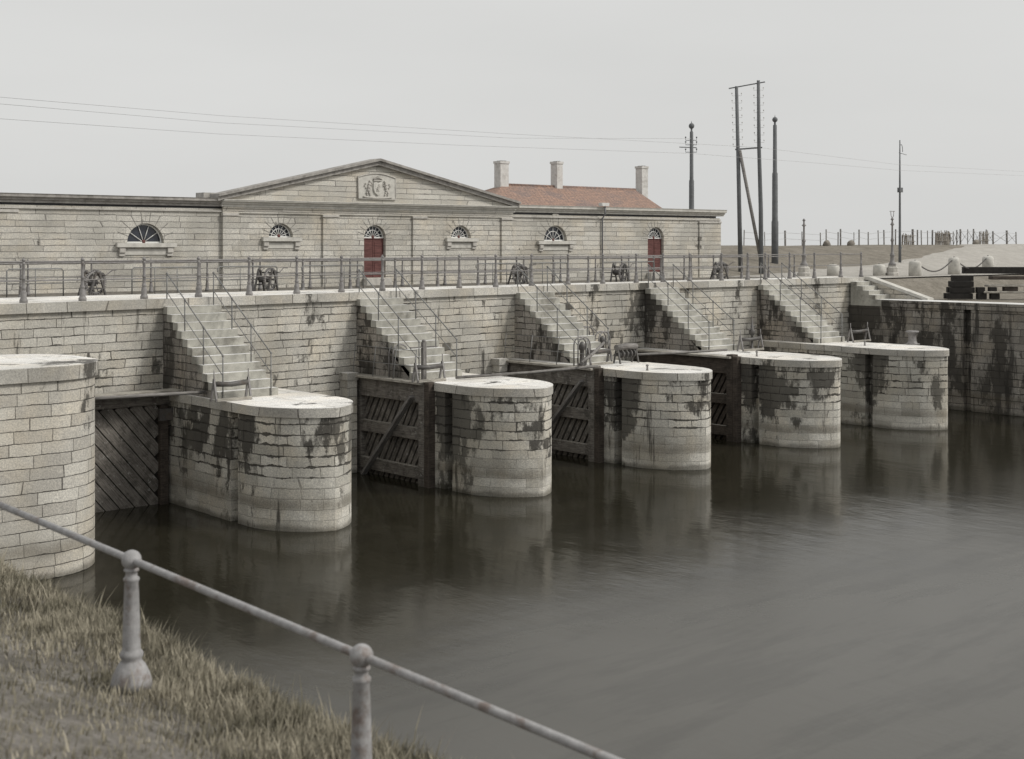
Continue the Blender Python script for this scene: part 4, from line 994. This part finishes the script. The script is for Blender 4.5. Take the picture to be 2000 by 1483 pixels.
tag(m_.build('grass_bank', 'bank', weld=False), kind='structure')
m_ = MB(); m_.face([(-60,32.3,5.3),(-4.01,32.3,5.3),(-4.01,50,5.3),(-60,50,5.3)]); 
m_.face([(-60,28.46,5.3),(-4.01,28.46,5.3),(-4.01,32.299,5.3),(-60,32.299,5.3)]); tag(m_.build('bank_top', 'dike'), kind='structure')
# grass
gv, gf, tint = [], [], []
def blade(x, y, z, h, ang, lean, wd, t):
    dx, dy = math.cos(ang), math.sin(ang); px_, py_ = -dy*wd, dx*wd; i = len(gv)
    gv.extend([(x-px_, y-py_, z), (x+px_, y+py_, z), (x+dx*lean*.4-px_*.7, y+dy*lean*.4-py_*.7, z+h*.6), (x+dx*lean*.4+px_*.7, y+dy*lean*.4+py_*.7, z+h*.6), (x+dx*lean, y+dy*lean, z+h)])
    gf.extend([(i, i+1, i+3, i+2), (i+2, i+3, i+4)]); tint.extend([t]*5)
cnt = 0
while cnt < 90000:
    y = 4+24.4*random.random()**1.35; x = random.uniform(2.2, 8.0)
    dens = mnoise.noise(Vector((x*.9, y*.9, 7)))*.5+.5
    edge = max(0, 1-abs(x-6.6)/1.3)
    if x < 5.2: dens *= .45
    if random.random() > dens*.9+edge*.7: continue
    h = random.uniform(.03,.09)+edge*random.uniform(.03,.17)+(.05*dens if x > 5 else 0)+(random.uniform(.1,.25) if random.random() < .015 else 0)
    cl = mnoise.noise(Vector((x*1.6, y*1.6, 20)))
    t = min(1, max(0, .52+.75*cl+random.uniform(-.35,.4)))
    blade(x, y, bank(x, y)-.02, h, random.uniform(0, 6.28) if random.random() < .4 else random.gauss(0.3,.7), random.uniform(.2,.75)*h, random.uniform(.004,.009), t); cnt += 1
me = bpy.data.meshes.new('grass'); me.from_pydata(gv, [], gf); at = me.attributes.new('tint', 'FLOAT', 'POINT'); at.data.foreach_set('value', tint); me.materials.append(M['blade'])
go = bpy.data.objects.new('grass', me); C.objects.link(go); tag(go, 'tufts of dry grass on the near bank', 'grass', kind='stuff')
# near railing
fr = thing('bank_railing', (5.62, 11.72, 3.1), 'blurred near iron railing with ball-topped posts sloping down across the foreground', 'railing')
P1 = Vector((5.62,11.72,4.23)); P2 = Vector((5.92,8.51,4.015)); D = P2-P1
for t in (-1, 0, 1, 2, 3):
    c_ = P1+D*t; o = bpy.data.objects.new('post', None); C.objects.link(o); o.parent = fr; o.location = c_-fr.location
    m_ = MB(); k = .92
    m_.lathe([(.19,-1.16),(.18,-1.09),(.165,-1.04),(.125,-.955),(.10,-.925),(.088,-.90),(.105,-.875),(.105,-.845),(.085,-.82),(.082,-.80),(.074,-.5),(.062,-.20),(.072,-.185),(.072,-.165),(.055,-.15),(.052,-.11),(.068,-.10),(.068,-.085),(.04,-.06)], n=24)
    b2 = m_.build('shaft', 'ironfg', o)
    m_ = MB(); m_.ball((0,0,0), .09, 20, 14); m_.lathe([(.045,-.10),(.055,-.085),(.055,-.07),(.04,-.06)], n=16); m_.build('ball', 'ironfg', o)
m_ = MB(); m_.tube([P1-D*1.0, P1, P2, P1+D*3], .034, 14); rel(m_, fr).build('rail', 'ironfg', fr)
